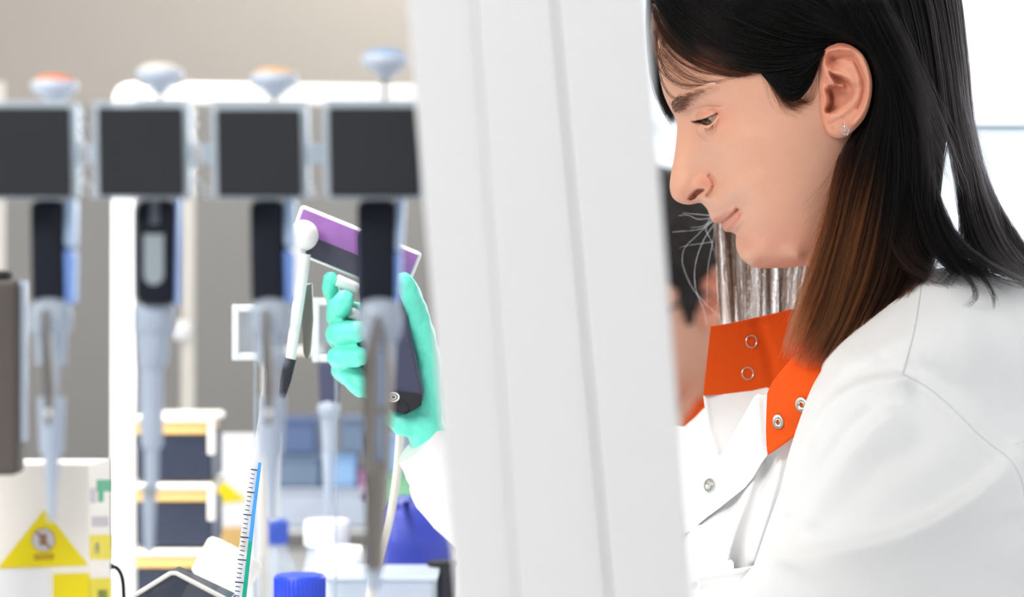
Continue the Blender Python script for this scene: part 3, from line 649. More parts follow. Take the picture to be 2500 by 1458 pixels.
# brows and lashes
S, R_, C_ = [], [], []
brow = catmull([(1641, 266), (1652, 259), (1664, 250), (1677, 239), (1696, 228), (1720, 218), (1748, 208)], 60); bth = np.interp(np.arange(60), [0, 12, 22, 40, 59], [12, 19, 14, 8, 3])
for _ in range(560):
    i = int(min(59, rng.beta(1.1, 2.6) * 60)); x, y = brow[i] + np.array([0.3, 1]) * rng.uniform(-1, 1) * bth[i]
    an_ = math.radians(-25 + 30 * i / 59 + rng.normal(0, 16)) ; ln = rng.uniform(10, 22) * (1 if i > 8 else 0.7)
    if i < 14: an_ = math.radians(-70 + 3.5 * i + rng.normal(0, 18))
    tq = np.linspace(0, 1, 6); xx = x + ln * tq * math.cos(an_); yy = y + ln * tq * math.sin(an_) + 2 * tq ** 2
    S.append(H(xx, yy, surf(xx, yy, 2.4) + 0.6 * np.sin(tq * 3.1) + 0.6)); R_.append(0.055e-3); C_.append(np.repeat((DBR * 0.5)[None], 6, 0))
curves_obj('eyebrow', S, R_, C_, M['hair'], person, MW)
S, R_, C_ = [], [], []
lid = catmull([(1700, 294), (1710, 293), (1722, 290.5), (1734, 285), (1746, 279)], 50)
def eyew(x, y, R=13.2):
    q = H(x, y, 38) * 1000; return EYE_W + math.sqrt(max(R * R - (q[0] - EYE_C[0]) ** 2 - (q[1] - EYE_C[1]) ** 2, 0.2))
for _ in range(130):
    k = rng.beta(1, 1.6); i = int(k * 49); x, y = lid[i]; w0 = eyew(x, y)
    ln = rng.uniform(12, 20) * (1 - 0.35 * k); an_ = math.radians(152 - 30 * k + rng.normal(0, 11)); tq = np.linspace(0, 1, 7)
    xx = x + ln * tq * math.cos(an_); yy = y + ln * np.sin(tq * 1.9) / 1.0 * math.sin(an_) * 0.75 - 2.5 * tq ** 2
    S.append(H(xx, yy, w0 + tq * 4.0 * (0.3 + 0.7 * k))); R_.append(0.075e-3); C_.append(np.repeat((BLK * 0.5)[None], 7, 0))
lid2 = catmull([(1712, 306), (1726, 312), (1736, 307), (1745, 297)], 30)
for _ in range(34):
    x, y = lid2[int(rng.uniform(0.2, 0.9) * 29)]; w0 = eyew(x, y); tq = np.linspace(0, 1, 6); ln = rng.uniform(8, 15); an_ = math.radians(96 + rng.normal(0, 16))
    S.append(H(x + ln * tq * math.cos(an_), y + ln * tq * math.sin(an_), w0 + tq * 2.5)); R_.append(0.05e-3); C_.append(np.repeat((DBR * 0.6)[None], 6, 0))
curves_obj('eyelashes', S, R_, C_, M['hair'], person, MW)

# dark scalp under the strands: shell over the head plus the inner layers of the curtain
HREG = [(1500, -500), (1590, 0), (1640, 62), (1700, 104), (1770, 138), (1862, 162), (1892, 196), (1916, 222), (1944, 226), (1976, 188), (1998, 145), (2030, 130), (2060, 200), (2082, 330), (2070, 430), (2060, 560), (2070, 640), (2300, 720), (2500, 600), (2500, -500)]
qx, qy = PX(np.stack([U, T, W], -1) / 1000)
reg = sdist(qx, qy, HREG) > 0
scl = 1 + 0.03 * sstep(0, 60, np.clip(sdist(qx, qy, HREG), 0, 60)); off = 0.4 + 1.0 * sstep(0, 70, np.clip(sdist(qx, qy, HREG), 0, 70))
cu, ct = U.mean(), np.interp(0, [0, 1], [T.mean(), T.mean()])
Uc = cu + (U - cu) * (1 + 0.008 * reg); Wc = W + off
st = 3
sub = (slice(None, None, st), slice(None, None, st))
gU, gT, gW, gr = Uc[sub], T[sub], Wc[sub], reg[sub]
for sg, nm_ in ((1, 'hair_cap'), (-1, 'hair_cap')):
    n, m = gU.shape; V = np.stack([gU, gT, sg * gW], -1).reshape(-1, 3) / 1000; ii = np.arange(n * m).reshape(n, m)
    ok = (gr[:-1, :-1] & gr[1:, :-1] & gr[:-1, 1:] & gr[1:, 1:])
    fs = np.stack([ii[:-1, :-1], ii[1:, :-1], ii[1:, 1:], ii[:-1, 1:]], -1)[ok]
    used = np.unique(fs); remap = -np.ones(n * m, int); remap[used] = np.arange(len(used))
    mesh_obj(nm_, V[used], remap[fs], M['hair_base'], person, MW)
for gl, cut, lo_, hi_, dw in (([g0, g1, g2, g3, g4, g5], 0.78, 0.10, 0.95, 9), ([h0, h1, h2, h3], 0.50, 0.12, 0.80, 9)):
    G = np.array([catmull(g, 40) for g in gl]); G = np.array([catmull(G[:, k], 60) for k in range(40)])      # 40 x 60 x 3
    m0, m1 = int(60 * lo_), int(60 * hi_); G = G[:int(40 * cut), m0:m1].copy()
    G[..., 2] -= dw; n, m = G.shape[:2]
    edge = np.sin(np.arange(m) * 2.3) * 14 + np.sin(np.arange(m) * 5.1) * 9; G[-1, :, 1] += edge; G[-2, :, 1] += edge * 0.6
    V = H(G[..., 0], G[..., 1], G[..., 2]).reshape(-1, 3); ii = np.arange(n * m).reshape(n, m)
    fs = np.stack([ii[:-1, :-1], ii[1:, :-1], ii[1:, 1:], ii[:-1, 1:]], -1).reshape(-1, 4)
    o = mesh_obj('hair_underlayer', V, fs, M['hair_base'], person, MW)
    sm = o.modifiers.new('thick', 'SOLIDIFY'); sm.thickness = 0.004; sm.offset = 0
# ================================================================== lab coat
M['coat'] = mat('white_cotton', (239, 239, 239), 0.85, var=0.012, scale=900, bump=0.10, sheen=0.15, spec=0.2)
M['orange'] = mat('orange_cotton', (232, 86, 20), 0.85, var=0.05, scale=900, bump=0.12, spec=0.2)
M['snap'] = mat('nickel', (224, 220, 214), 0.3, metal=1.0, var=0.03)

def patch(name, outline, ctrl, m, parent, folds=(), spacing=9.0, thick=2.0, rolls=(), lam=1e-3, obj=True, back=None, steps=()):
    """cloth piece: traced outline, lateral distances from control points plus folds, closed with a thickness (mm)"""
    o = np.array(outline, float); d = np.hypot(*(np.roll(o, -1, 0) - o).T); pts = []
    for (a, b, l) in zip(o, np.roll(o, -1, 0), d):
        n = max(1, int(round(l / spacing)))
        pts += [a + (b - a) * k / n for k in range(n)]
    B = np.array(pts)
    x0, y0 = o.min(0); x1, y1 = o.max(0)
    xs = np.arange(x0, x1, spacing); ys = np.arange(y0, y1, spacing * 0.87); gx, gy = np.meshgrid(xs, ys); gx = gx + (np.arange(len(ys)) % 2)[:, None] * spacing / 2
    gx, gy = gx.ravel(), gy.ravel(); k = sdist(gx, gy, [tuple(q) for q in o]) > spacing * 0.55
    allp = np.vstack([B, np.stack([gx[k], gy[k]], 1)])
    res = delaunay_2d_cdt([Vector(q) for q in allp], [], [list(range(len(B)))], 1, 1e-5)
    v2 = np.array([tuple(q) for q in res[0]]); tri = [tuple(f) for f in res[2]]
    c = np.array(ctrl, float); rb = RBF(c[:, :2], c[:, 2], lam=lam, sc=200.0)
    def wf(x, y):
        w = rb(x, y)
        for line, amp, wid in folds: w = w + amp * np.exp(-(dpoly(x, y, line) / wid) ** 2)
        for line, amp, soft, reach in steps:
            sd, fd = sline(x, y, line); w = w + amp * fd / (1 + np.exp(-np.clip(sd / soft, -30, 30))) * np.exp(-np.maximum(sd, 0) / reach)
        for line, amp, wid in rolls: w = w - amp * np.exp(-dpoly(x, y, line) / wid)
        return w
    if not obj: return wf
    w = wf(v2[:, 0], v2[:, 1]); A = H(v2[:, 0], v2[:, 1], w); n = len(A)
    Bk = A.copy(); Bk[:, 2] = (A[:, 2] - thick / 1000) if back is None else back / 1000
    cnt = {}
    fs = []
    for f in tri:
        a, b, c_ = (v2[i] for i in f)
        if (b[0] - a[0]) * (c_[1] - a[1]) - (b[1] - a[1]) * (c_[0] - a[0]) > 0: f = f[::-1]
        fs.append(f)
        for e in zip(f, f[1:] + f[:1]): cnt[e] = cnt.get(e, 0) + 1
    faces = fs + [tuple(i + n for i in reversed(f)) for f in fs]
    for (a, b) in cnt:
        if (b, a) not in cnt: faces.append((a, a + n, b + n, b))
    ob = mesh_obj(name, np.vstack([A, Bk]), faces, m, parent, MW)
    es = ob.modifiers.new('edges', 'EDGE_SPLIT'); es.split_angle = math.radians(60)
    ob['wf'] = 0; del ob['wf']
    return ob, wf

coat = bpy.data.objects.new('lab_coat', None); COL.objects.link(coat); coat.parent = person
coat.matrix_parent_inverse = BASE[person.name].inverted(); coat.matrix_basis = MW; BASE['lab_coat'] = MW.copy()
# hidden body of the coat
rings = []
for py_, cx_, sx_, sw in ((700, 2150, 90, 52), (800, 2150, 120, 66), (900, 2160, 150, 88), (1050, 2170, 210, 100), (1250, 2160, 270, 100), (1500, 2150, 320, 110), (1800, 2150, 330, 115), (2300, 2150, 330, 115)):
    th = np.linspace(0, 2 * np.pi, 40, endpoint=False); rings.append(H(cx_ + sx_ * np.cos(th), py_ + 0 * th, sw * np.sin(th)))
V = np.array(rings); n, m_ = V.shape[:2]; ii = np.arange(n * m_).reshape(n, m_)
fs = np.stack([ii[:-1], np.roll(ii[:-1], -1, 1), np.roll(ii[1:], -1, 1), ii[1:]], -1).reshape(-1, 4).tolist()
mesh_obj('coat_body', V.reshape(-1, 3), fs, M['coat'], coat, MW)

TOPC = [(1997, 905), (2012, 880), (2050, 838), (2085, 808), (2120, 780), (2160, 750), (2200, 718), (2232, 690), (2262, 668), (2285, 657), (2310, 654), (2350, 658), (2400, 668), (2450, 680), (2500, 692), (2600, 722), (2720, 770), (2790, 850)]
LEFTC = [(1775, 1458), (1840, 1382), (1874, 1283), (1905, 1198), (1924, 1114), (1943, 1053), (1970, 975)]
main_out = TOPC + [(2840, 1000), (2860, 1300), (2860, 1760), (1640, 1760), (1690, 1560)] + LEFTC
main_ctl = [(2000, 905, 88), (2050, 840, 84), (2120, 782, 84), (2200, 720, 86), (2262, 670, 84), (2310, 655, 80), (2400, 669, 70), (2500, 693, 60), (2720, 771, 30), (2790, 850, 5), (2840, 1000, 0), (2860, 1300, 0), (2860, 1700, 0), (2780, 1000, 60), (2790, 1400, 70),
            (2060, 880, 118), (2120, 850, 128), (2200, 800, 132), (2320, 750, 130), (2450, 780, 118), (2600, 860, 90),
            (1975, 975, 108), (2010, 960, 128), (2080, 945, 152), (2200, 930, 162), (2320, 950, 160), (2450, 1000, 146), (2620, 1060, 105),
            (1930, 1110, 105), (1970, 1100, 135), (2050, 1090, 170), (2200, 1070, 188), (2350, 1100, 184), (2500, 1180, 160), (2680, 1250, 110),
            (1885, 1260, 108), (1930, 1250, 140), (2020, 1240, 178), (2150, 1230, 200), (2300, 1260, 202), (2500, 1350, 182), (2680, 1400, 130),
            (1790, 1450, 112), (1850, 1430, 150), (1960, 1420, 190), (2100, 1420, 214), (2300, 1450, 218), (2500, 1500, 190), (2700, 1560, 140),
            (1700, 1700, 120), (1900, 1700, 222), (2200, 1720, 258), (2500, 1740, 236)]
main_folds = [([(2120, 1010), (2081, 1045), (2024, 1125), (1980, 1205), (1940, 1280)], -4, 20), ([(2240, 1090), (2140, 1150), (2060, 1240), (1990, 1310)], -4, 40),
              ([(2190, 830), (2120, 880), (2070, 905)], 3.0, 20), ([(2150, 870), (2090, 905)], -3, 16), ([(2420, 800), (2440, 900), (2470, 1000)], -4, 40), ([(2350, 780), (2370, 900)], 3, 36),
              ([(2212, 925), (2265, 955), (2312, 994), (2387, 1072), (2460, 1135), (2488, 1185)], 1.5, 16), ([(2250, 900), (2340, 955), (2420, 1040), (2480, 1100)], -2.5, 26)]
# cloth overlapping along folds and seams: the side to the right of each line lies on top
main_steps = [([(1905, 1240), (1928, 1172), (1953, 1110), (1975, 1055), (2005, 1000), (2043, 960), (2085, 936), (2138, 921), (2204, 918)], 14.0, 4.5, 50),
              ([(1900, 1350), (1938, 1285), (1985, 1200), (2043, 1116), (2110, 1045), (2170, 1000)], 11.0, 7, 55),
              ([(2204, 914), (2260, 944), (2310, 984), (2350, 1022), (2387, 1060), (2425, 1091), (2464, 1122), (2490, 1165), (2505, 1230)], 5.0, 3, 60),
              ([(2204, 912), (2216, 870), (2232, 810), (2244, 740), (2250, 690)][::-1], 2.4, 2.5, 40),
              ([(1895, 1352), (1960, 1340), (2043, 1327), (2120, 1313), (2196, 1293), (2255, 1269), (2310, 1238), (2370, 1200), (2430, 1150), (2480, 1095)], 17.0, 8, 100),
              ([(1935, 1165), (1960, 1095), (1985, 1030), (2012, 960), (2045, 900), (2090, 850)], 8.0, 4, 28),
              ([(1955, 1060), (1975, 1000), (2000, 945), (2030, 900), (2062, 862)], 7.0, 3.5, 22),
              ([(1850, 1420), (1895, 1352), (1930, 1300)], 6.0, 5, 40)]
sleeve, wf_main = patch('sleeve', main_out, main_ctl, M['coat'], coat, main_folds, steps=main_steps, spacing=6.5, thick=3, rolls=[([(1997, 905)] + LEFTC[::-1] + [(1690, 1560)], 30, 9), (TOPC, 10, 10)])
M['thread'] = mat('seam_thread', (206, 206, 204), 0.8, var=0.04, scale=900)
for ln in ([(2204, 914), (2260, 944), (2310, 984), (2350, 1022), (2387, 1060), (2425, 1091), (2464, 1122), (2490, 1165), (2505, 1230), (2515, 1320)], [(2250, 690), (2244, 740), (2232, 810), (2216, 870), (2204, 912)]):
    c_ = catmull(np.array(ln, float), 60); MB().tube([Vector(q) for q in H(c_[:, 0], c_[:, 1], wf_main(c_[:, 0], c_[:, 1]) - 0.1)], 0.00045, 6).build('seam', M['thread'], coat, True, mw=MW)
cf_o = [(1735, 797), (1757, 794), (1780, 790), (1805, 785), (1830, 779), (1880, 768), (1925, 757), (1990, 748), (2050, 745), (2050, 850), (1960, 905), (1905, 930), (1870, 949), (1836, 955), (1800, 959), (1760, 963), (1717, 966), (1719, 940), (1723, 905), (1728, 860), (1732, 825)]
collar_far, wf_cf = patch('collar', cf_o, [(1735, 797, -22), (1717, 966, -18), (1830, 780, -40), (1825, 950, -34), (1925, 757, -52), (1905, 930, -44), (2050, 745, -56), (2050, 850, -54), (1780, 880, -30), (1960, 830, -54)], M['orange'], coat, [([(1740, 800), (1830, 784), (1925, 762)], 0.6, 5), ([(1850, 790), (1880, 870), (1890, 930)], -2.5, 16)], spacing=6, thick=3)
patch('facing', [(1717, 966), (1760, 963), (1800, 959), (1836, 955), (1872, 947), (1900, 960), (1880, 1000), (1800, 1120), (1757, 1116), (1746, 1085), (1735, 1058), (1727, 1025), (1720, 990)], [(1717, 966, -22), (1872, 947, -34), (1757, 1113, -8), (1730, 1040, -18), (1880, 1000, -22), (1800, 1120, -6)], M['coat'], coat, [([(1722, 970), (1735, 1050), (1757, 1110)], 1.5, 5)], spacing=6, thick=3)
pl_o = [(1757, 1114), (1780, 1076), (1800, 1042), (1822, 1004), (1840, 972), (1850, 962), (1862, 966), (1873, 962), (1885, 1000), (1885, 1100), (1872, 1113), (1858, 1133), (1848, 1150), (1838, 1168), (1820, 1190), (1792, 1212), (1760, 1238), (1728, 1262), (1706, 1280), (1690, 1296), (1640, 1310), (1600, 1200), (1640, 1040), (1690, 1046), (1720, 1075)]
placket, wf_pl = patch('placket', pl_o, [(1757, 1114, 4), (1845, 965, 30), (1873, 965, 34), (1872, 1112, 34), (1820, 1190, 26), (1760, 1238, 16), (1690, 1296, 4), (1690, 1046, -14), (1640, 1150, -22), (1733, 1185, 6), (1790, 1110, 14), (1640, 1310, -14)], M['coat'], coat, [([(1850, 972), (1855, 1040), (1862, 1120)], 2.0, 7), ([(1868, 1115), (1845, 1155), (1820, 1188), (1760, 1236), (1700, 1284)], 1.5, 6)], spacing=7, thick=4)
# far front of the coat below the placket, near chest with its folds
ch_o = [(1868, 1105), (1935, 1060), (1990, 990), (2040, 1100), (1990, 1300), (1900, 1480), (1850, 1760), (1560, 1760), (1600, 1500), (1660, 1330), (1690, 1290), (1728, 1258), (1792, 1208), (1838, 1162)]
chest, wf_ch = patch('front_panel', ch_o, [(1868, 1105, 22), (1935, 1060, 46), (1990, 990, 60), (2040, 1100, 60), (1838, 1162, 18), (1792, 1208, 12), (1728, 1258, 6), (1690, 1290, 0), (1660, 1330, -8), (1880, 1200, 42), (1830, 1300, 46), (1760, 1330, 40), (1700, 1360, 22), (1900, 1400, 60), (1780, 1430, 52), (1700, 1450, 32), (1620, 1500, -6), (1600, 1700, 0), (1750, 1700, 60), (1900, 1700, 70)], M['coat'], coat,
      [([(1850, 1130), (1815, 1230), (1790, 1300), (1772, 1380), (1765, 1450)], 8, 14), ([(1880, 1120), (1850, 1230), (1815, 1330), (1800, 1400)], -6, 16), ([(1905, 1130), (1880, 1230), (1840, 1370)], 5, 12), ([(1800, 1215), (1750, 1300), (1740, 1370)], -4, 16), ([(1700, 1290), (1688, 1340), (1690, 1420)], 6, 12)], spacing=5.5, thick=4)
cn_o = [(1873, 962), (1884, 936), (1904, 910), (1926, 884), (1950, 860), (1976, 832), (2000, 808), (2022, 786), (2042, 760), (2090, 770), (2080, 850), (2040, 900), (2020, 960), (1990, 1020), (1960, 1052), (1935, 1070), (1910, 1088), (1890, 1102), (1874, 1112), (1871, 1085), (1870, 1050), (1871, 1005)]
collar_near, wf_cn = patch('collar', cn_o, [(1873, 962, 38), (1926, 884, 55), (2000, 808, 62), (2042, 760, 60), (2090, 770, 62), (2080, 850, 72), (2020, 950, 78), (1935, 1070, 60), (1874, 1112, 46), (1871, 1040, 44), (1930, 980, 62)], M['orange'], coat, [([(1930, 890), (1915, 960), (1925, 1010)], 1.5, 14), ([(1876, 1104), (1935, 1063), (1985, 1015)], 1.2, 6), ([(1874, 970), (1873, 1100)], 0.8, 5)], spacing=6, thick=4)
# breast pocket
pk_o = [(1704, 1408), (1712, 1402), (1745, 1396), (1790, 1392), (1825, 1387), (1880, 1376), (1890, 1500), (1800, 1560), (1730, 1540), (1716, 1470)]
patch('pocket', pk_o, [(1704, 1408, 62), (1790, 1392, 78), (1880, 1376, 84), (1890, 1500, 86), (1730, 1540, 62), (1716, 1470, 60), (1790, 1460, 82)], M['coat'], coat, [([(1708, 1410), (1790, 1397), (1870, 1382)], 1.8, 7), ([(1700, 1440), (1790, 1430), (1830, 1425)], -1.0, 4)], spacing=6, thick=5)
patch('pocket_flap', [(1706, 1408), (1712, 1396), (1740, 1384), (1771, 1370), (1785, 1368), (1791, 1374), (1793, 1396), (1772, 1400), (1745, 1404), (1715, 1412)], [(1706, 1408, 58), (1771, 1370, 56), (1793, 1396, 66), (1745, 1404, 66), (1785, 1368, 58)], M['coat'], coat, [([(1772, 1370), (1774, 1400)], -2.2, 3)], spacing=4, thick=4)

def snap(px_, py_, wf, parent, r=5.2, rin=None, wide=False):
    """press stud sitting flat on the cloth"""
    f = lambda x, y: H(x, y, float(wf(np.array([x]), np.array([y]))[0]))
    c = f(px_, py_); ex = f(px_ + 6, py_) - f(px_ - 6, py_); ey = f(px_, py_ - 6) - f(px_, py_ + 6)
    ex = Vector(ex).normalized(); nz_ = ex.cross(Vector(ey)).normalized(); ey = nz_.cross(ex)
    X = Matrix(((ex.x, ey.x, nz_.x, c[0]), (ex.y, ey.y, nz_.y, c[1]), (ex.z, ey.z, nz_.z, c[2]), (0, 0, 0, 1)))
    mb = MB(); R = r / 1000
    if wide:
        mb.lathe([(R, 0.0), (R, 0.0006), (R * 0.92, 0.0012), (R * 0.66, 0.0010), (R * 0.62, 0.0004), (R * 0.45, 0.0006), (R * 0.40, 0.0012), (R * 0.30, 0.0010), (R * 0.28, -0.0002)], 32, X, cap=False)
    else:
        mb.torus(R * 0.9, R * 0.11, X @ Matrix.Translation((0, 0, 0.0003)))
    o = mb.build('snap_button', M['snap'], parent, smooth=True, mw=MW)
    return o
snap(1834, 834, wf_cf, collar_far if False else coat, 5.0); snap(1825, 912, wf_cf, coat, 5.0)
snap(1901, 1030, wf_cn, coat, 5.4, wide=True); snap(1958, 988, wf_cn, coat, 5.4, wide=True)
snap(1733, 1185, wf_pl, coat, 5.2, wide=True)

# ear stud
M['silver'] = mat('silver', (225, 222, 216), 0.15, metal=1.0, var=0.02); M['gem'] = mat('clear_stone', (245, 245, 250), 0.03, var=0.0, glass=0.5)
c = H(2063, 320, 79.5); X = Matrix.Translation(Vector(c)) @ Matrix.Rotation(math.radians(-18), 4, 'Z')
mb = MB(); s = 0.0027
for k in range(4):
    Y = X @ Matrix.Rotation(k * math.pi / 2, 4, 'Z')
    mb.box(-s, s, s - 0.0009, s, -0.0006, 0.0012, Y)
er = mb.build('earring', M['silver'], person, mw=MW, bevel=0.0002)
mb = MB()
for k in range(4):
    Y = X @ Matrix.Rotation(k * math.pi / 2, 4, 'Z')
    for j in (-1, -0.33, 0.33): mb.ball(Y @ Vector((j * s * 0.85, s - 0.0004, 0.0013)), 0.0004, 8, 6)
mb.ball(X @ Vector((0, 0, 0.0006)), 0.0009, 14, 10)
mb.build('gem', M['gem'], er, smooth=True); 
g = bpy.data.objects['gem']; g.matrix_parent_inverse = Matrix.Identity(4)
mb = MB(); mb.tube([H(2057, 302, 78.6), H(2060, 303, 79.4), H(2062, 309, 79.6), H(2062, 316, 79.4)], 0.00035, 8); mb.build('hook', M['silver'], er, smooth=True)
# ================================================================== pipettes on their stand
M['navy'] = mat('navy_plastic', (13, 18, 34), 0.55, spec=0.3, var=0.08, scale=60)
M['charcoal'] = mat('charcoal_plastic', (44, 46, 50), 0.8, spec=0.3, var=0.06, scale=30)
M['acrylic'] = mat('pale_acrylic', (214, 226, 236), 0.25, clear=0.45, var=0.02)
M['clear'] = mat('clear_plastic', (205, 217, 232), 0.2, clear=0.42, var=0.02)
M['frost'] = mat('frosted_plastic', (190, 203, 222), 0.35, clear=0.12, var=0.03)
M['white'] = mat('white_plastic', (244, 244, 245), 0.4, var=0.01)
M['bluewhite'] = mat('pale_blue_plastic', (222, 232, 248), 0.35, var=0.02)
M['skyblue'] = mat('light_blue_plastic', (122, 162, 236), 0.3, var=0.05)
M['paleblue'] = mat('pale_blue_grip', (190, 216, 250), 0.3, var=0.03)
M['orange_cap'] = mat('orange_plastic', (250, 140, 84), 0.4, var=0.04)
M['peach_cap'] = mat('peach_plastic', (252, 196, 140), 0.4, var=0.04)
M['cream_cap'] = mat('cream_plastic', (250, 240, 228), 0.4, var=0.02)
M['blue_cap'] = mat('pale_blue_cap', (150, 186, 232), 0.4, var=0.03)
M['steel'] = mat('steel', (150, 144, 138), 0.3, metal=0.9, var=0.08, scale=30)
M['lcd'] = mat('grey_display', (152, 162, 170), 0.3, var=0.04)
M['dim_lcd'] = mat('dark_display', (96, 104, 116), 0.3, var=0.04)

D1 = 1.15
def X_(px_, d): return (px_ - CX) * d / F
def Z_(py_, d): return ZC - (py_ - CY) * d / F
class PB(MB):
    """shapes given in picture pixels at the thing's own distance d, built in metres"""
    def __init__(s, d): super().__init__(); s.d = d
    def turn(s, cx, prof, n=36, sx=1, sy=1, yo=0.0):
        """prof: (radius px, y px)"""
        d = s.d + yo; k = d / F
        return s.lathe([(r * k, Z_(y, d)) for r, y in prof], n, Matrix.Translation((X_(cx, d), d, 0)), sx, sy)
    def slab(s, x0, x1, y0, y1, front=0.0, back=0.01):
        d = s.d + front
        return s.box(X_(x0, d), X_(x1, d), d, s.d + back, Z_(y1, d), Z_(y0, d))
    def poly(s, pts, front, back):
        d = s.d + front
        return s.prism([(X_(x, d), Z_(y, d)) for x, y in pts], d, s.d + back)
    def line(s, pts, r, n=12, yo=0.0, rs=None):
        return s.tube([(X_(q[0], s.d + (q[2] if len(q) > 2 else yo)), s.d + (q[2] if len(q) > 2 else yo), Z_(q[1], s.d + (q[2] if len(q) > 2 else yo))) for q in pts], r * s.d / F, n, rs=[q * s.d / F for q in rs] if rs else None)
    def orb(s, x, y, r, yo=0.0): return s.ball((X_(x, s.d + yo), s.d + yo, Z_(y, s.d + yo)), r * s.d / F)

stand = thing('pipette_stand', 'clear pipette stand with four square dark grey holders in a row', 'stand', (X_(500, D1), D1 + 0.05, BZ))
b = PB(D1); b.slab(-160, 1230, 350, 400, 0.050, 0.056).build('crossbar', M['acrylic'], stand, mw=I4, bevel=0.001)
for x_ in (-150, 1210):
    MB().box(X_(x_ - 14, D1), X_(x_ + 14, D1), D1 + 0.056, D1 + 0.066, BZ, Z_(340, D1)).build('upright', M['white'], stand, mw=I4, bevel=0.001)
MB().box(X_(-260, D1), X_(1240, D1), D1 - 0.01, D1 + 0.13, BZ, BZ + 0.008).build('base', M['white'], stand, mw=I4, bevel=0.002)
HOLD = [(68, 172, 262, 481, 68), (343, 448, 262, 479, 343), (632, 736, 267, 480, 632), (913, 1024, 262, 480, 913)]
for hx, x1, y0, y1, _ in HOLD:
    xw = x1 - hx
    o = PB(D1).poly([(hx - xw - 14, y0 - 17), (hx + xw + 12, y0 - 17), (hx + xw + 16, y1 + 5), (hx - xw - 10, y1 + 5)], -0.020, -0.004).build('holder', M['acrylic'], stand, mw=I4, bevel=0.002)
    q = PB(D1).poly([(hx - xw, y0), (hx + xw - 4, y0), (hx + xw, y1), (hx - xw + 4, y1)], -0.0235, -0.0195).build('holder_plate', M['charcoal'], o, bevel=0.001)

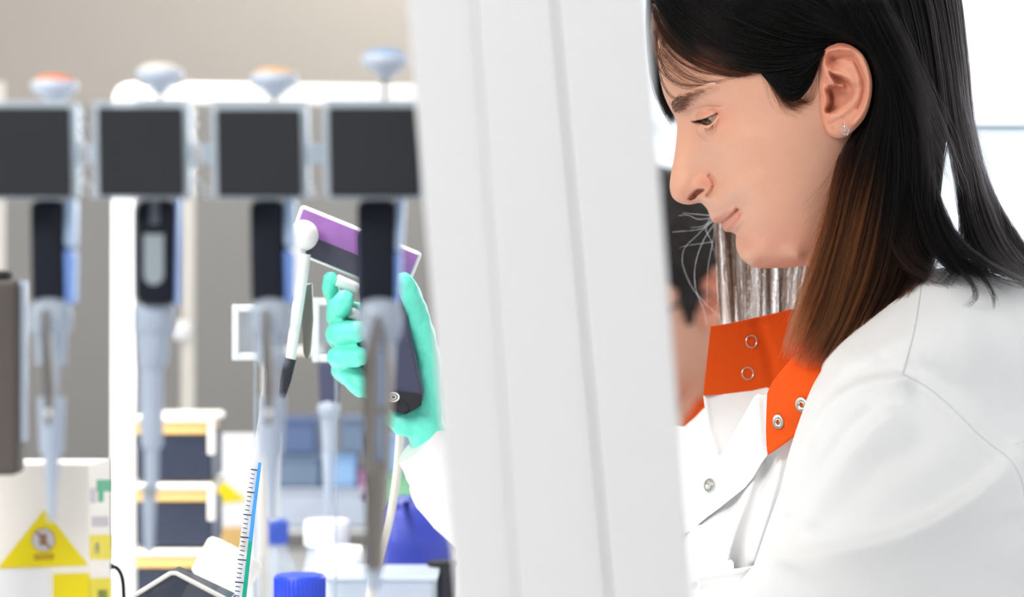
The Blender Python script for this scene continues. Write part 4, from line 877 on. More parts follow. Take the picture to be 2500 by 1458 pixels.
def pipette(label, cx, bx, by, capm, kind):
    t = thing('pipette', label, 'pipette', (X_(cx, D1), D1, Z_(1350, D1)), 'pipettes hanging on the clear stand')
    B = lambda: PB(D1)
    B().turn(bx, [(8, by + 46), (20, by + 38), (24, by + 30), (48, by + 16), (57, by + 4), (58, by - 6), (54, by - 13)], yo=0.012).build('button', M['bluewhite'], t, True, mw=I4)
    B().turn(bx, [(54, by - 13), (50, by - 18), (36, by - 26), (18, by - 30), (4, by - 31)], yo=0.012).build('button_cap', M[capm], t, True, mw=I4)
    B().turn(bx, [(5, 300), (5, by + 40)], 14, yo=0.012).build('plunger_rod', M['steel'], t, True, mw=I4)
    # body behind the holder, finger hook
    B().turn(cx, [(46, 482), (52, 470), (54, 400), (50, 330), (44, 292), (30, 286)], sy=0.9, yo=0.012).build('upper_body', M['white'], t, True, mw=I4)
    hk = B(); hx = cx + (62 if kind != 1 else 84)
    hk.orb(hx + 2, 278, 17, 0.03); hk.orb(hx + 14, 305, 9, 0.03)
    hk.line([(hx - 6, 300), (hx + 6, 340), (hx + 22, 375), (hx + 18, 400), (hx - 2, 420)], 8, yo=0.03, rs=[10, 11, 12, 11, 6])
    hk.line([(hx + 2, 484), (hx + 4, 455), (hx + 20, 438), (hx + 36, 455), (hx + 42, 484)], 7, yo=0.035)
    hk.build('finger_hook', M['white'], t, True, mw=I4)
    if kind == 0:                                                                        # clear collar, metal ejector lever
        hd = B().poly([(cx - 54, 487), (cx + 30, 487), (cx + 34, 742), (cx - 50, 745)], -0.006, 0.016).build('handle', M['navy'], t, mw=I4, bevel=0.004)
        B().poly([(cx + 28, 482), (cx + 57, 482), (cx + 56, 612), (cx + 27, 604)], -0.004, 0.012).build('grip_side', M['paleblue'], t, mw=I4, bevel=0.003)
        B().poly([(cx + 26, 606), (cx + 56, 612), (cx + 54, 744), (cx + 30, 744)], -0.004, 0.012).build('grip_side', M['skyblue'], t, mw=I4, bevel=0.003)
        B().turn(cx, [(47, 812), (53, 800), (53, 762), (46, 742), (30, 731), (12, 727)], yo=-0.003).build('collar', M['clear'], t, True, mw=I4)
        B().turn(cx, [(33, 892), (38, 886), (40, 812)], yo=0.010).build('shroud', M['clear'], t, True, mw=I4)
        B().turn(cx, [(18, 980), (20, 892)], yo=0.010).build('shaft', M['clear'], t, True, mw=I4)
        lv = B(); lv.poly([(cx - 24, 752), (cx - 10, 752), (cx + 2, 850), (cx + 8, 950), (cx, 1040), (cx - 14, 1040), (cx - 18, 950), (cx - 22, 850)], -0.018, -0.0145); lv.build('ejector_lever', M['steel'], t, mw=I4, bevel=0.0008)
        B().orb(cx - 6, 1008, 8, -0.018).build('rivet', M['white'], t, True, mw=I4)
        B().turn(cx + 2, [(9, 1272), (12, 1200), (20, 1118), (29, 1100), (33, 985), (34, 970)], yo=0.008).build('tip', M['frost'], t, True, mw=I4)
    elif kind == 1:                                                                      # display window, frosted barrel
        B().poly([(cx - 52, 487), (cx + 52, 487), (cx + 46, 746), (cx - 50, 746)], -0.008, 0.014).build('handle', M['navy'], t, mw=I4, bevel=0.005)
        B().poly([(cx + 48, 482), (cx + 58, 482), (cx + 55, 744), (cx + 46, 744)], -0.004, 0.010).build('grip_side', M['skyblue'], t, mw=I4, bevel=0.002)
        pts = [(cx - 27, 572), (cx + 21, 572)] + [(cx - 3 + 24 * math.cos(a), 672 + 24 * math.sin(a)) for a in np.linspace(0, math.pi, 9)]
        B().poly(pts, -0.0095, -0.0075).build('display', M['lcd'], t, mw=I4)
        B().poly([(cx - 12, 488), (cx + 10, 488), (cx + 10, 548), (cx - 12, 548)], -0.0095, -0.0075).build('display', M['dim_lcd'], t, mw=I4)
        B().turn(cx, [(40, 816), (48, 806), (48, 752), (46, 746)], yo=0.008).build('collar', M['frost'], t, True, mw=I4)
        B().turn(cx - 4, [(32, 896), (36, 884), (40, 816)], yo=0.008).build('shroud', M['frost'], t, True, mw=I4)
        B().turn(cx - 8, [(17, 1190), (18, 1098), (27, 1088), (29, 1000), (28, 896)], yo=0.008).build('shaft', M['frost'], t, True, mw=I4)
        B().turn(cx - 12, [(18, 1212), (18, 1186)], yo=0.008).build('collar_ring', M['lcd'], t, True, mw=I4)
        B().turn(cx - 14, [(9, 1350), (12, 1335), (17, 1212)], yo=0.008).build('tip', M['frost'], t, True, mw=I4)
    else:                                                                                # slotted metal ejector
        B().poly([(cx - 58, 487), (cx + 40, 487), (cx + 38, 742), (cx - 52, 742)], -0.006, 0.016).build('handle', M['navy'], t, mw=I4, bevel=0.004)
        B().poly([(cx + 38, 482), (cx + 60, 482), (cx + 52, 620), (cx + 34, 612)], -0.004, 0.012).build('grip_side', M['paleblue'], t, mw=I4, bevel=0.003)
        B().poly([(cx + 34, 614), (cx + 52, 620), (cx + 46, 742), (cx + 34, 742)], -0.004, 0.012).build('grip_side', M['skyblue'], t, mw=I4, bevel=0.003)
        B().turn(cx, [(44, 832), (54, 810), (55, 766), (47, 742), (30, 731), (12, 727)], yo=-0.003).build('collar', M['clear'], t, True, mw=I4)
        B().turn(cx, [(30, 1000), (40, 832)], yo=0.012).build('shroud', M['clear'], t, True, mw=I4)
        e = B()
        e.poly([(cx - 42, 900), (cx - 14, 770), (cx, 770), (cx - 8, 870), (cx - 14, 1150), (cx - 40, 1150)], -0.016, -0.010)
        e.poly([(cx + 12, 880), (cx, 770), (cx + 24, 850), (cx + 32, 900), (cx + 24, 1150), (cx + 6, 1150)], -0.016, -0.010)
        for y_ in (1000, 1138): e.slab(cx - 20, cx + 14, y_ - 9, y_ + 9, -0.0155, -0.0105)
        e.poly([(cx - 38, 1144), (cx + 20, 1144), (cx + 6, 1392), (cx - 36, 1392)], -0.016, -0.004)
        e.build('ejector_lever', M['steel'], t, mw=I4, bevel=0.0012)
        B().turn(cx - 8, [(14, 1150), (17, 860)], yo=-0.004).build('shaft', M['paleblue'], t, True, mw=I4)
        B().turn(cx - 18, [(12, 1442), (17, 1430), (22, 1390)], yo=-0.010).build('tip', M['frost'], t, True, mw=I4)
    return t
pipette('navy hanging pipette with an orange button, above the white box with a yellow triangle', 124, 133, 212, 'orange_cap', 0)
pipette('navy hanging pipette with a grey display window and a white button', 378, 390, 184, 'cream_cap', 1)
t3 = pipette('navy hanging pipette with a peach button, beside the graduated tube', 662, 670, 195, 'peach_cap', 0)
pipette('navy hanging pipette with a pale blue button, right beside the white post', 928, 940, 150, 'blue_cap', 2)

# ================================================================== in the gloved hand
DH = 1.70
M['glove'] = mat('mint_nitrile', (106, 232, 208), 0.4, var=0.14, scale=45, bump=0.3)
M['grip'] = mat('slate_plastic', (62, 66, 92), 0.45, var=0.08, scale=40)
M['purple'] = mat('purple_label', (158, 108, 180), 0.5, var=0.3, scale=45)
M['screen'] = mat('dark_screen', (78, 76, 92), 0.35, var=0.2, scale=40)
M['black'] = mat('black_plastic', (30, 32, 42), 0.45, var=0.06)
pc = thing('pipette_controller', 'slate and white pipette controller with a purple label held in the gloved hand', 'pipettor', (X_(900, DH), DH, Z_(1000, DH)))
B = lambda d=DH: PB(d)
B().poly([(872, 560), (935, 560), (985, 735), (1034, 958), (1028, 990), (990, 1014), (950, 1002), (925, 975), (880, 760)], -0.018, 0.016).build('grip', M['grip'], pc, mw=I4, bevel=0.005)
B().poly([(926, 948), (1030, 962), (1029, 990), (990, 1013), (951, 1001), (930, 978)], -0.0195, -0.0165).build('grip_base', M['charcoal'], pc, mw=I4, bevel=0.001)
Xr = Matrix.Translation((X_(963, DH), DH - 0.0205, Z_(967, DH))) @ Matrix.Rotation(math.pi / 2, 4, 'X') @ Matrix.Diagonal((1, 0.75, 1, 1))
MB().torus(0.0042, 0.0007, Xr).torus(0.0021, 0.0005, Xr).build('emblem', M['white'], pc, True, mw=I4)
MB().lathe([(0.0036, 0), (0.0036, 0.001)], 20, Matrix.Translation((X_(988, DH), DH - 0.0196, Z_(993, DH))) @ Matrix.Rotation(math.pi / 2, 4, 'X')).build('socket', M['black'], pc, True, mw=I4)
ang = math.radians(22)
def tl(a, c_): return (735 + a * math.cos(ang) - c_ * math.sin(ang), 498 + a * math.sin(ang) + c_ * math.cos(ang))
B().poly([tl(0, 0), tl(318, 0), tl(318, 118), tl(0, 118)], 0.004, 0.020).build('head', M['white'], pc, mw=I4, bevel=0.003)
B().poly([tl(10, 9), tl(312, 9), tl(312, 64), tl(10, 64)], 0.002, 0.005).build('label_print', M['purple'], pc, mw=I4)
B().poly([tl(14, 62), tl(300, 62), tl(300, 112), tl(14, 112)], 0.0024, 0.005).build('display', M['screen'], pc, mw=I4)
tr = B(); tr.line([(822, 684, -0.01), (872, 706, -0.004)], 15); tr.build('trigger', M['white'], pc, True, mw=I4)
tr = B(); tr.line([(858, 764, -0.014), (890, 782, -0.006)], 14); tr.build('trigger', M['white'], pc, True, mw=I4)
nz_ = B(); nz_.orb(740, 575, 38, -0.012); nz_.line([(722, 560, -0.012), (722, 640, -0.012), (722, 690, -0.012), (720, 722, -0.012)], 20, rs=[28, 24, 16, 10]); nz_.build('nose_cone', M['white'], pc, True, mw=I4)
nz_ = B(); nz_.line([(742, 620, -0.014), (728, 740, -0.014), (708, 880, -0.014)], 16, rs=[17, 15, 13]); nz_.build('pipette_sleeve', M['white'], pc, True, mw=I4)
nz_ = B(); nz_.line([(709, 876, -0.014), (697, 930, -0.014), (688, 972, -0.014)], 14, rs=[15, 14, 8]); nz_.build('sleeve_tip', M['black'], pc, True, mw=I4)
nz_ = B(); nz_.poly([(728, 700), (762, 690), (765, 780), (758, 860), (748, 882), (740, 860), (736, 760)], -0.004, 0.0).build('clip', M['steel'], pc, mw=I4, bevel=0.001)

# graduated tube
DG = 1.62
M['rim_pale'] = mat('pale_grey_rim', (226, 229, 232), 0.4, clear=0.15, var=0.02)
M['thin_clear'] = mat('thin_clear_rod', (215, 222, 230), 0.2, clear=0.82, var=0.0)
M['tube'] = mat('clear_tube', (236, 240, 246), 0.08, clear=0.55, var=0.0)
gt = thing('graduated_pipette', 'slanting clear graduated pipette with blue and green stripes', 'pipette', (X_(585, DG), DG, Z_(1458, DG)))
gpts = [(650, 900), (642, 1000), (628, 1120), (610, 1246), (594, 1380), (578, 1520)]
def gx_(y): return float(np.interp(y, [q[1] for q in gpts], [q[0] for q in gpts]))
gr = lambda y: float(np.interp(y, [900, 1000, 1150, 1300, 1520], [5, 8, 13, 16, 17]))
b = PB(DG); b.line(gpts, 14, 20, rs=[gr(q[1]) for q in gpts]); b.build('tube', M['tube'], gt, True, mw=I4)
M['stripe_blue'] = mat('blue_stripe', (70, 158, 232), 0.4, var=0.03); M['stripe_green'] = mat('green_stripe', (20, 168, 140), 0.4, var=0.03); M['ink'] = mat('black_ink', (52, 48, 56), 0.6, var=0.05)
for y0, y1, mm in ((1130, 1322, 'stripe_blue'), (1322, 1520, 'stripe_green')):
    ys = np.linspace(y0, y1, 8)
    PB(DG).poly([(gx_(y) + gr(y) * 0.35, y) for y in ys] + [(gx_(y) + gr(y) * 0.95, y) for y in ys[::-1]], -0.0056, -0.0046).build('stripe', M[mm], gt, mw=I4)
for i, y in enumerate(range(1145, 1458, 11)):
    lg = i % 5 == 0; y = y
    k_ = gr(y)
    PB(DG).poly([(gx_(y) - k_ * (0.95 if lg else 0.8), y), (gx_(y) + k_ * (0.3 if lg else -0.1), y + 2), (gx_(y) + k_ * (0.3 if lg else -0.1), y + (4.6 if lg else 3.6)), (gx_(y) - k_ * (0.95 if lg else 0.8), y + (2.8 if lg else 1.8))], -0.0058, -0.0050).build('graduation', M['ink'], gt, mw=I4)

# ---- glove (her right hand)
def hand_pts(l): return [(X_(x, DH), DH + z / 1000, Z_(y, DH)) for x, y, z in l]
mb = MB(); kk = DH / F
def chain(l, rr):
    p = catmull(np.array(l, float), 5 * len(l)); r = np.interp(np.linspace(0, 1, len(p)), np.linspace(0, 1, len(rr)), rr) * kk
    pts = hand_pts(p); mb.tube(pts, 0, 16, rs=list(r)); mb.ball(pts[0], r[0] * 0.99); mb.ball(pts[-1], r[-1] * 0.99)
chain([(1000, 770, 24), (900, 770, 30), (834, 752, 18), (812, 716, 0), (808, 684, -8)], [30, 27, 24, 22, 20])        # index, tip raised on the trigger
chain([(1000, 800, 24), (890, 800, 32), (836, 780, 16), (826, 762, -8), (846, 732, -22)], [32, 30, 30, 29, 24])       # middle
chain([(1000, 850, 24), (890, 842, 32), (832, 826, 14), (828, 815, -10), (878, 808, -26)], [32, 30, 29, 29, 27])      # ring
chain([(1000, 900, 24), (900, 892, 30), (836, 878, 14), (830, 872, -10), (882, 868, -24)], [30, 29, 27, 27, 25])      # little
chain([(1012, 1000, 14), (930, 960, 30), (850, 912, 16), (846, 905, 0), (884, 940, -6)], [40, 38, 34, 32, 30])         # edge of the hand
chain([(1040, 1040, 6), (1046, 940, 6), (1036, 850, 4), (1018, 780, -2), (1000, 720, -10), (984, 690, -14)], [44, 36, 36, 34, 30, 26])   # thumb and its ball
chain([(1052, 1060, 4), (1020, 1030, 2), (985, 1034, 0), (958, 1024, 4)], [40, 40, 30, 22])
chain([(1040, 900, 26), (960, 860, 34), (960, 780, 34)], [44, 44, 36])
chain([(1040, 1000, 22), (980, 940, 34), (930, 880, 34)], [46, 46, 40])
chain([(1030, 1040, 6), (1062, 1090, 8), (1110, 1150, 10)], [46, 50, 54])
gl = mb.build('glove', M['glove'], person, True, mw=I4)
gl.modifiers.clear()
rm = gl.modifiers.new('skin', 'REMESH'); rm.mode = 'VOXEL'; rm.voxel_size = 0.0014; rm.use_smooth_shade = True
cs = gl.modifiers.new('soft', 'SMOOTH'); cs.factor = 0.5; cs.iterations = 4
tx = bpy.data.textures.new('wrinkles', 'CLOUDS'); tx.noise_scale = 0.011; tx.noise_depth = 2; tx.noise_basis = 'ORIGINAL_PERLIN'
dp = gl.modifiers.new('wrinkles', 'DISPLACE'); dp.texture = tx; dp.strength = 0.0042; dp.mid_level = 0.5; dp.texture_coords = 'GLOBAL'
# far sleeve behind the post up to her shoulder
mb = MB(); pts = [P(1022, 1082, 1.705), P(1070, 1132, 1.71), P(1120, 1180, 1.72), P(1300, 1300, 1.76), P(1500, 1330, 1.79), P(1700, 1240, 1.81), P(1900, 1100, 1.80)]
sm_ = catmull(np.array([tuple(p) for p in pts]), 40); rs = np.interp(np.linspace(0, 1, 40), [0, 0.15, 0.5, 1], [0.020, 0.027, 0.045, 0.062])
mb.tube([Vector(p) for p in sm_], 0, 24, rs=list(rs * (1 + 0.012 * np.sin(np.arange(40) * 1.9)))); 
o = mb.build('far_sleeve', M['coat'], coat, True, mw=I4); o.matrix_parent_inverse = BASE['lab_coat'].inverted()

# ================================================================== boxes, bottles and the frame on the bench
def onbench(name, label, cat, px_, d, group=None): return thing(name, label, cat, (X_(px_, d), d, BZ), group)
def ybot(d): return CY + (ZC - BZ) * F / d                      # picture row of the bench top at distance d
# carton with the yellow triangle
M['carton'] = mat('white_carton', (250, 244, 236), 0.6, var=0.03, scale=12); M['carton_side'] = M['carton']
M['yellow'] = mat('yellow_print', (240, 220, 0), 0.5, var=0.03); M['green'] = mat('green_print', (70, 176, 130), 0.5, var=0.05); M['greyprint'] = mat('pale_grey_print', (206, 200, 206), 0.6, var=0.06); M['brownprint'] = mat('brown_print', (150, 110, 84), 0.6, var=0.2, scale=300); M['ochre'] = mat('ochre_print', (196, 160, 20), 0.5, var=0.05)
DC = 1.34
bx = onbench('cardboard_box', 'white box with a yellow triangle and a round emblem, under the orange-buttoned pipette', 'box', 100, DC)
yb = ybot(DC)
kx = lambda x: X_(x, DC)
side = 0.085                                                     # depth of the box
# front face in the plane y = DC, right face turned slightly towards the camera
A0, A1, A2 = Vector((X_(-140, DC), DC, 0)), Vector((X_(218, DC), DC, 0)), Vector((X_(270, DC + 0.05), DC + 0.05, 0))
A3 = A0 + (A2 - A1)
zt_, zb_ = Z_(1134, DC), BZ
mb = MB(); vs = [Vector((q.x, q.y, z)) for z in (zb_, zt_) for q in (A0, A1, A2, A3)]
mb.add(vs, [(0, 3, 2, 1), (4, 5, 6, 7), (0, 1, 5, 4), (1, 2, 6, 5), (2, 3, 7, 6), (3, 0, 4, 7)]); mb.build('carton', M['carton'], bx, mw=I4, bevel=0.001)
PB(DC).poly([(108, 1246), (216, 1381), (-6, 1388)], -0.0008, 0.0002).build('triangle_print', M['yellow'], bx, mw=I4)
Xc = Matrix.Translation((X_(107, DC), DC - 0.0012, Z_(1318, DC))) @ Matrix.Rotation(math.pi / 2, 4, 'X')
MB().lathe([(0.0064, -0.0002), (0.0064, 0.0003)], 32, Xc).build('emblem', M['greyprint'], bx, mw=I4)
mb = MB(); mb.torus(0.0061, 0.0007, Xc @ Matrix.Diagonal((1, 1, 0.4, 1))); mb.box(-0.0006, 0.0006, -0.006, 0.006, 0, 0.0008, Xc @ Matrix.Rotation(math.radians(40), 4, 'Z'))
mb.box(-0.002, 0.002, -0.003, 0.0034, 0, 0.0006, Xc); mb.build('emblem_ring', M['brownprint'], bx, mw=I4)
PB(DC).poly([(82, 1356), (130, 1352), (132, 1366), (84, 1368)], -0.0014, -0.0006).build('emblem_caption', M['ochre'], bx, mw=I4)
PB(DC).poly([(130, 1402), (218, 1400), (218, 1600), (130, 1600)], -0.0008, 0.0002).build('band_print', M['yellow'], bx, mw=I4)
PB(DC).poly([(-140, 1390), (120, 1390), (120, 1600), (-140, 1600)], -0.0008, 0.0002).build('panel_print', M['white'], bx, mw=I4)
def sideprint(u0, u1, y0, y1, m, name):
    e = A2 - A1; nrm = Vector((e.y, -e.x, 0)).normalized() * 0.0006
    mb = MB(); vs = []
    for dz in (0, 1):
        for u, y in ((u0, y0), (u1, y0), (u1, y1), (u0, y1)):
            q = A1 + e * u; vs.append(Vector((q.x, q.y, Z_(y, DC + 0.05 * u))) + nrm * (1 if dz else -0.3))
    mb.add(vs, [(0, 1, 2, 3), (7, 6, 5, 4), (0, 4, 5, 1), (1, 5, 6, 2), (2, 6, 7, 3), (3, 7, 4, 0)]); mb.build(name, m, bx, mw=I4)
sideprint(0.35, 0.95, 1172, 1200, M['green'], 'logo_print'); sideprint(0.42, 0.62, 1200, 1226, M['green'], 'logo_print')
sideprint(0.05, 0.30, 1192, 1228, M['greyprint'], 'text_print')
for k in range(4): sideprint(0.12 + k * 0.2, 0.26 + k * 0.2, 1262, 1286, M['greyprint'], 'text_print')
sideprint(0.02, 0.98, 1306, 1366, M['yellow'], 'band_print'); sideprint(0.2, 0.42, 1326, 1352, M['cream_cap'], 'text_print'); sideprint(0.02, 0.98, 1412, 1600, M['yellow'], 'band_print'); sideprint(0.35, 0.8, 1440, 1470, M['green'], 'logo_print')
# dark thing at the left edge
DD = 1.28
M['brown'] = mat('dark_brown_plastic', (84, 76, 72), 0.6, var=0.12, scale=20)
dk = onbench('equipment_case', 'dark brown case with a pale blue edge, behind the leftmost pipette', 'case', -20, DD)
PB(DD).slab(-150, 44, 682, 1162, 0.0, 0.02).build('case', M['brown'], dk, mw=I4, bevel=0.004)
PB(DD).slab(-150, 20, 660, 684, 0.003, 0.018).build('lid', M['charcoal'], dk, mw=I4, bevel=0.003)
PB(DD).slab(46, 60, 684, 1080, 0.004, 0.016).build('edge_strip', M['clear'], dk, mw=I4, bevel=0.001)
PB(DD).slab(-150, -40, 1150, ybot(DD) - 1, 0.004, 0.016).build('foot', M['brown'], dk, mw=I4)
# white tube frame behind the pipettes
DF = 2.20
M['frame_enamel'] = mat('white_enamel', (248, 248, 247), 0.4, var=0.008)
fr_ = onbench('rack_frame', 'white square-tube frame with a rounded corner behind the pipettes', 'frame', 300, DF)
PB(DF).poly([(270, 250), (331, 256), (331, ybot(DF) - 1), (268, ybot(DF) - 1)], 0.0, 0.024).build('upright', M['frame_enamel'], fr_, mw=I4, bevel=0.003)
PB(DF).poly([(272, 262), (272, 232), (284, 210), (304, 199), (330, 196), (1180, 204), (1180, 258), (352, 252), (332, 262)], 0.0, 0.024).build('top_rail', M['frame_enamel'], fr_, mw=I4, bevel=0.003)
PB(DF).slab(1120, 1170, 256, ybot(DF) - 1, 0.0, 0.024).build('upright', M['frame_enamel'], fr_, mw=I4, bevel=0.003)
PB(DF).line([(330, 238), (350, 236)], 14, yo=-0.002).build('corner_knob', M['white'], fr_, True, mw=I4)
DF2 = 2.75
M['cream_metal'] = mat('cream_tube', (222, 217, 208), 0.5, var=0.02)
for i, (x0, x1, y0, lab) in enumerate(((440, 476, 470, 'thin cream upright pole just right of the display-window pipette'), (-16, 16, 470, 'thin cream upright pole at the left edge above the dark case'))):
    p_ = onbench('support_pole', lab, 'pole', (x0 + x1) / 2, DF2)
    MB().lathe([(0.0085 if i == 0 else 0.006, BZ), (0.0085 if i == 0 else 0.006, Z_(200, DF2))], 20, Matrix.Translation((X_((x0 + x1) / 2, DF2), DF2, 0))).build('tube', M['cream_metal'], p_, True, mw=I4)
    MB().lathe([(0.03, BZ), (0.03, BZ + 0.01), (0.012, BZ + 0.014)], 24, Matrix.Translation((X_((x0 + x1) / 2, DF2), DF2, 0))).build('foot', M['cream_metal'], p_, True, mw=I4)
    if i == 0: PB(DF2).orb(440, 806, 26, -0.02).build('clamp_knob', M['white'], p_, True, mw=I4)
# acrylic sign plates behind pipette 3
for (x0, x1, y0, y1, lab) in ((566, 650, 744, 880, 'small clear plate with a pale rim, left of the peach-buttoned pipette'), (762, 850, 728, 884, 'small clear plate with a pale rim, behind the gloved fingertips')):
    d_ = 1.86; t = onbench('clear_plate', lab, 'plate', (x0 + x1) / 2, d_, None)
    o = PB(d_).slab(x0 + 14, x1 - 10, y0 + 16, y1 - 14, 0.0, 0.002).build('pane', M['thin_clear'], t, mw=I4)
    r = PB(d_); r.slab(x0, x0 + 17, y0, y1, -0.001, 0.004); r.slab(x1 - 17, x1, y0, y1, -0.001, 0.004); r.slab(x0 + 17, x1 - 17, y0, y0 + 18, -0.001, 0.004); r.slab(x0 + 17, x1 - 17, y1 - 18, y1, -0.001, 0.004)
    r.build('rim', M['rim_pale'], t, mw=I4, bevel=0.0008)
    PB(d_).slab((x0 + x1) / 2 + 10, (x0 + x1) / 2 + 18, y1, ybot(d_) - 1, 0.0, 0.003).build('stem', M['thin_clear'], t, mw=I4)
# stack of pipette tip boxes
DT = 2.10
M['navy_box'] = mat('dark_navy_box', (40, 48, 68), 0.35, var=0.3, scale=30); M['tan'] = mat('tan_tray', (222, 184, 116), 0.5, var=0.08, scale=25); M['lidc'] = mat('clear_lid', (244, 240, 234), 0.15, clear=0.25, var=0.02)
rows = [(1012, 1062, 1172), (1178, 1226, 1334), (1340, 1388, 1500), (1506, 1554, ybot(DT) - 1)]
labs = ['dark navy pipette tip box with a cream lid, topmost of its stack', 'dark navy pipette tip box, second from the top of its stack', 'dark navy pipette tip box, third from the top of its stack', 'dark navy pipette tip box at the bottom of its stack']
for i, (y0, y1, y2) in enumerate(rows):
    t = thing('tip_box', labs[i], 'box', (X_(425, DT), DT + 0.04, Z_(y2, DT)), 'stacked pipette tip boxes')
    PB(DT).slab(334, 516, y1 - 2, y2, 0.002, 0.085).build('case', M['navy_box'], t, mw=I4, bevel=0.003)
    PB(DT).slab(330, 505, y0 + 20, y1, 0.0, 0.087).build('tray', M['tan'], t, mw=I4, bevel=0.002)
    PB(DT).slab(328, 522, y0, y0 + 22, -0.002, 0.089).build('lid', M['cream_cap'] if i == 0 else M['lidc'], t, mw=I4, bevel=0.004)
    PB(DT).slab(504, 526, y0 + 8, y2 - 60, -0.001, 0.01).build('latch', M['lidc'], t, mw=I4, bevel=0.002)
# white carton with a yellow mark
DW = 2.35
t = onbench('cardboard_box', 'white box with a small yellow triangle beside the navy tip boxes', 'box', 580, DW)
PB(DW).slab(506, 660, 1070, ybot(DW) - 1, 0.0, 0.09).build('carton', M['white'], t, mw=I4, bevel=0.002)
PB(DW).poly([(512, 1148), (602, 1222), (516, 1232)], -0.001, 0.0005).build('triangle_print', M['yellow'], t, mw=I4)
PB(DW).slab(512, 600, 1288, 1350, -0.001, 0.0005).build('band_print', M['tan'], t, mw=I4)
# tilted white cap and smoked lid
d_ = 1.85
t = onbench('screw_cap_jar', 'cream jar with a wide lid lying tilted before the tip boxes', 'jar', 560, d_)
Xj = Matrix.Translation((X_(556, d_), d_, Z_(1384, d_))) @ Matrix.Rotation(math.radians(28), 4, 'Y') @ Matrix.Rotation(math.radians(-12), 4, 'X')
MB().lathe([(0.0235, -0.016), (0.0245, -0.014), (0.0245, 0.012), (0.0225, 0.015), (0.010, 0.016)], 40, Xj).build('lid', M['cream_cap'], t, True, mw=I4)
MB().lathe([(0.006, -0.045), (0.021, -0.044), (0.022, -0.016)], 40, Xj).build('jar_body', M['lidc'], t, True, mw=I4)
MB().box(X_(530, d_), X_(610, d_), d_ - 0.02, d_ + 0.03, BZ, Z_(1500, d_)).build('prop_block', M['cream_cap'], t, mw=I4, bevel=0.002)
d_ = 1.5
M['smoke'] = mat('smoked_acrylic', (70, 78, 94), 0.15, clear=0.3, var=0.06)
t = onbench('acrylic_cover', 'smoked acrylic cover with a pale pitched rim in front of the tip boxes', 'cover', 450, d_)
PB(d_).poly([(300, 1470), (418, 1398), (560, 1466), (560, ybot(d_) - 1), (300, ybot(d_) - 1)], 0.0, 0.035).build('cover', M['smoke'], t, mw=I4, bevel=0.001)
PB(d_).line([(296, 1474), (416, 1400), (430, 1400), (564, 1470)], 5.5, yo=-0.001).build('rim', M['lidc'], t, True, mw=I4)
# bottles
M['royal'] = mat('royal_blue_cap', (36, 66, 200), 0.4, var=0.06); M['blue2'] = mat('mid_blue_cap', (72, 104, 214), 0.4, var=0.05); M['glassb'] = mat('clear_bottle', (226, 234, 244), 0.08, clear=0.5, var=0.02)
def bottle(label, cx, d, y0, y1, r, capm, body_r, neck=True, group=None, ribs=True):
    t = onbench('bottle', label, 'bottle', cx, d, group)
    b = PB(d); pr = [(r * 0.98, y1), (r, y1 - 4), (r, y0 + 6), (r * 0.94, y0 + 1), (r * 0.6, y0)]; b.turn(cx, pr, 48)
    b.build('cap', M[capm], t, True, mw=I4)
    if ribs:
        rb = PB(d); k = d / F
        for j in range(36):
            a = 2 * math.pi * j / 36; xx, yy = X_(cx, d) + r * k * math.cos(a), d + r * k * math.sin(a)
            rb.box(xx - 0.0005, xx + 0.0005, yy - 0.0005, yy + 0.0005, Z_(y1 - 3, d), Z_(y0 + 8, d))
        rb.build('cap_ribs', M[capm], t, mw=I4)
    PB(d).turn(cx, [(body_r * 0.97, ybot(d) - 1), (body_r, ybot(d) - 8), (body_r, y1 + 80), (body_r * 0.8, y1 + 40), (r * 0.9, y1 + 16), (r * 0.86, y1)], 48).build('glass_body', M['glassb'], t, True, mw=I4)
    return t
bottle('bottle with a royal blue ribbed cap at the lower edge of the picture', 732, 1.80, 1402, 1475, 62, 'royal', 84)
bottle('small clear bottle with a mid blue cap behind the royal blue one', 674, 2.30, 1268, 1328, 29, 'blue2', 48)
bottle('clear bottle with a broad white cap, behind the slotted metal pipette', 798, 2.12, 1268, 1332, 54, 'white', 66)
bottle('clear bottle with a low white cap, in front of the other white-capped bottle', 832, 1.98, 1334, 1402, 58, 'white', 64)
# clear tray, blue bag, dark bin
d_ = 1.88
M['tray'] = mat('translucent_tray', (214, 224, 236), 0.3, clear=0.3, var=0.03)
t = onbench('storage_tray', 'translucent pale blue tray below the blue plastic bag', 'tray', 930, d_)
PB(d_).slab(802, 1062, 1412, ybot(d_) - 1, 0.0, 0.08).build('tray', M['tray'], t, mw=I4, bevel=0.004)
PB(d_).slab(796, 1068, 1408, 1420, -0.003, 0.083).build('rim', M['tray'], t, mw=I4, bevel=0.001)
d_ = 2.02
M['bag'] = mat('blue_bag_plastic', (52, 66, 168), 0.4, var=0.16, scale=26, bump=0.4)
t = onbench('plastic_bag', 'bulging blue-violet plastic bag beside the white post', 'bag', 1010, d_)
mb = MB(); NU, NV = 40, 26; vs = []; fs = []
out = [(896, 1410), (900, 1330), (918, 1262), (945, 1232), (985, 1226), (1030, 1248), (1070, 1286), (1098, 1330), (1104, 1376), (1085, 1430)]
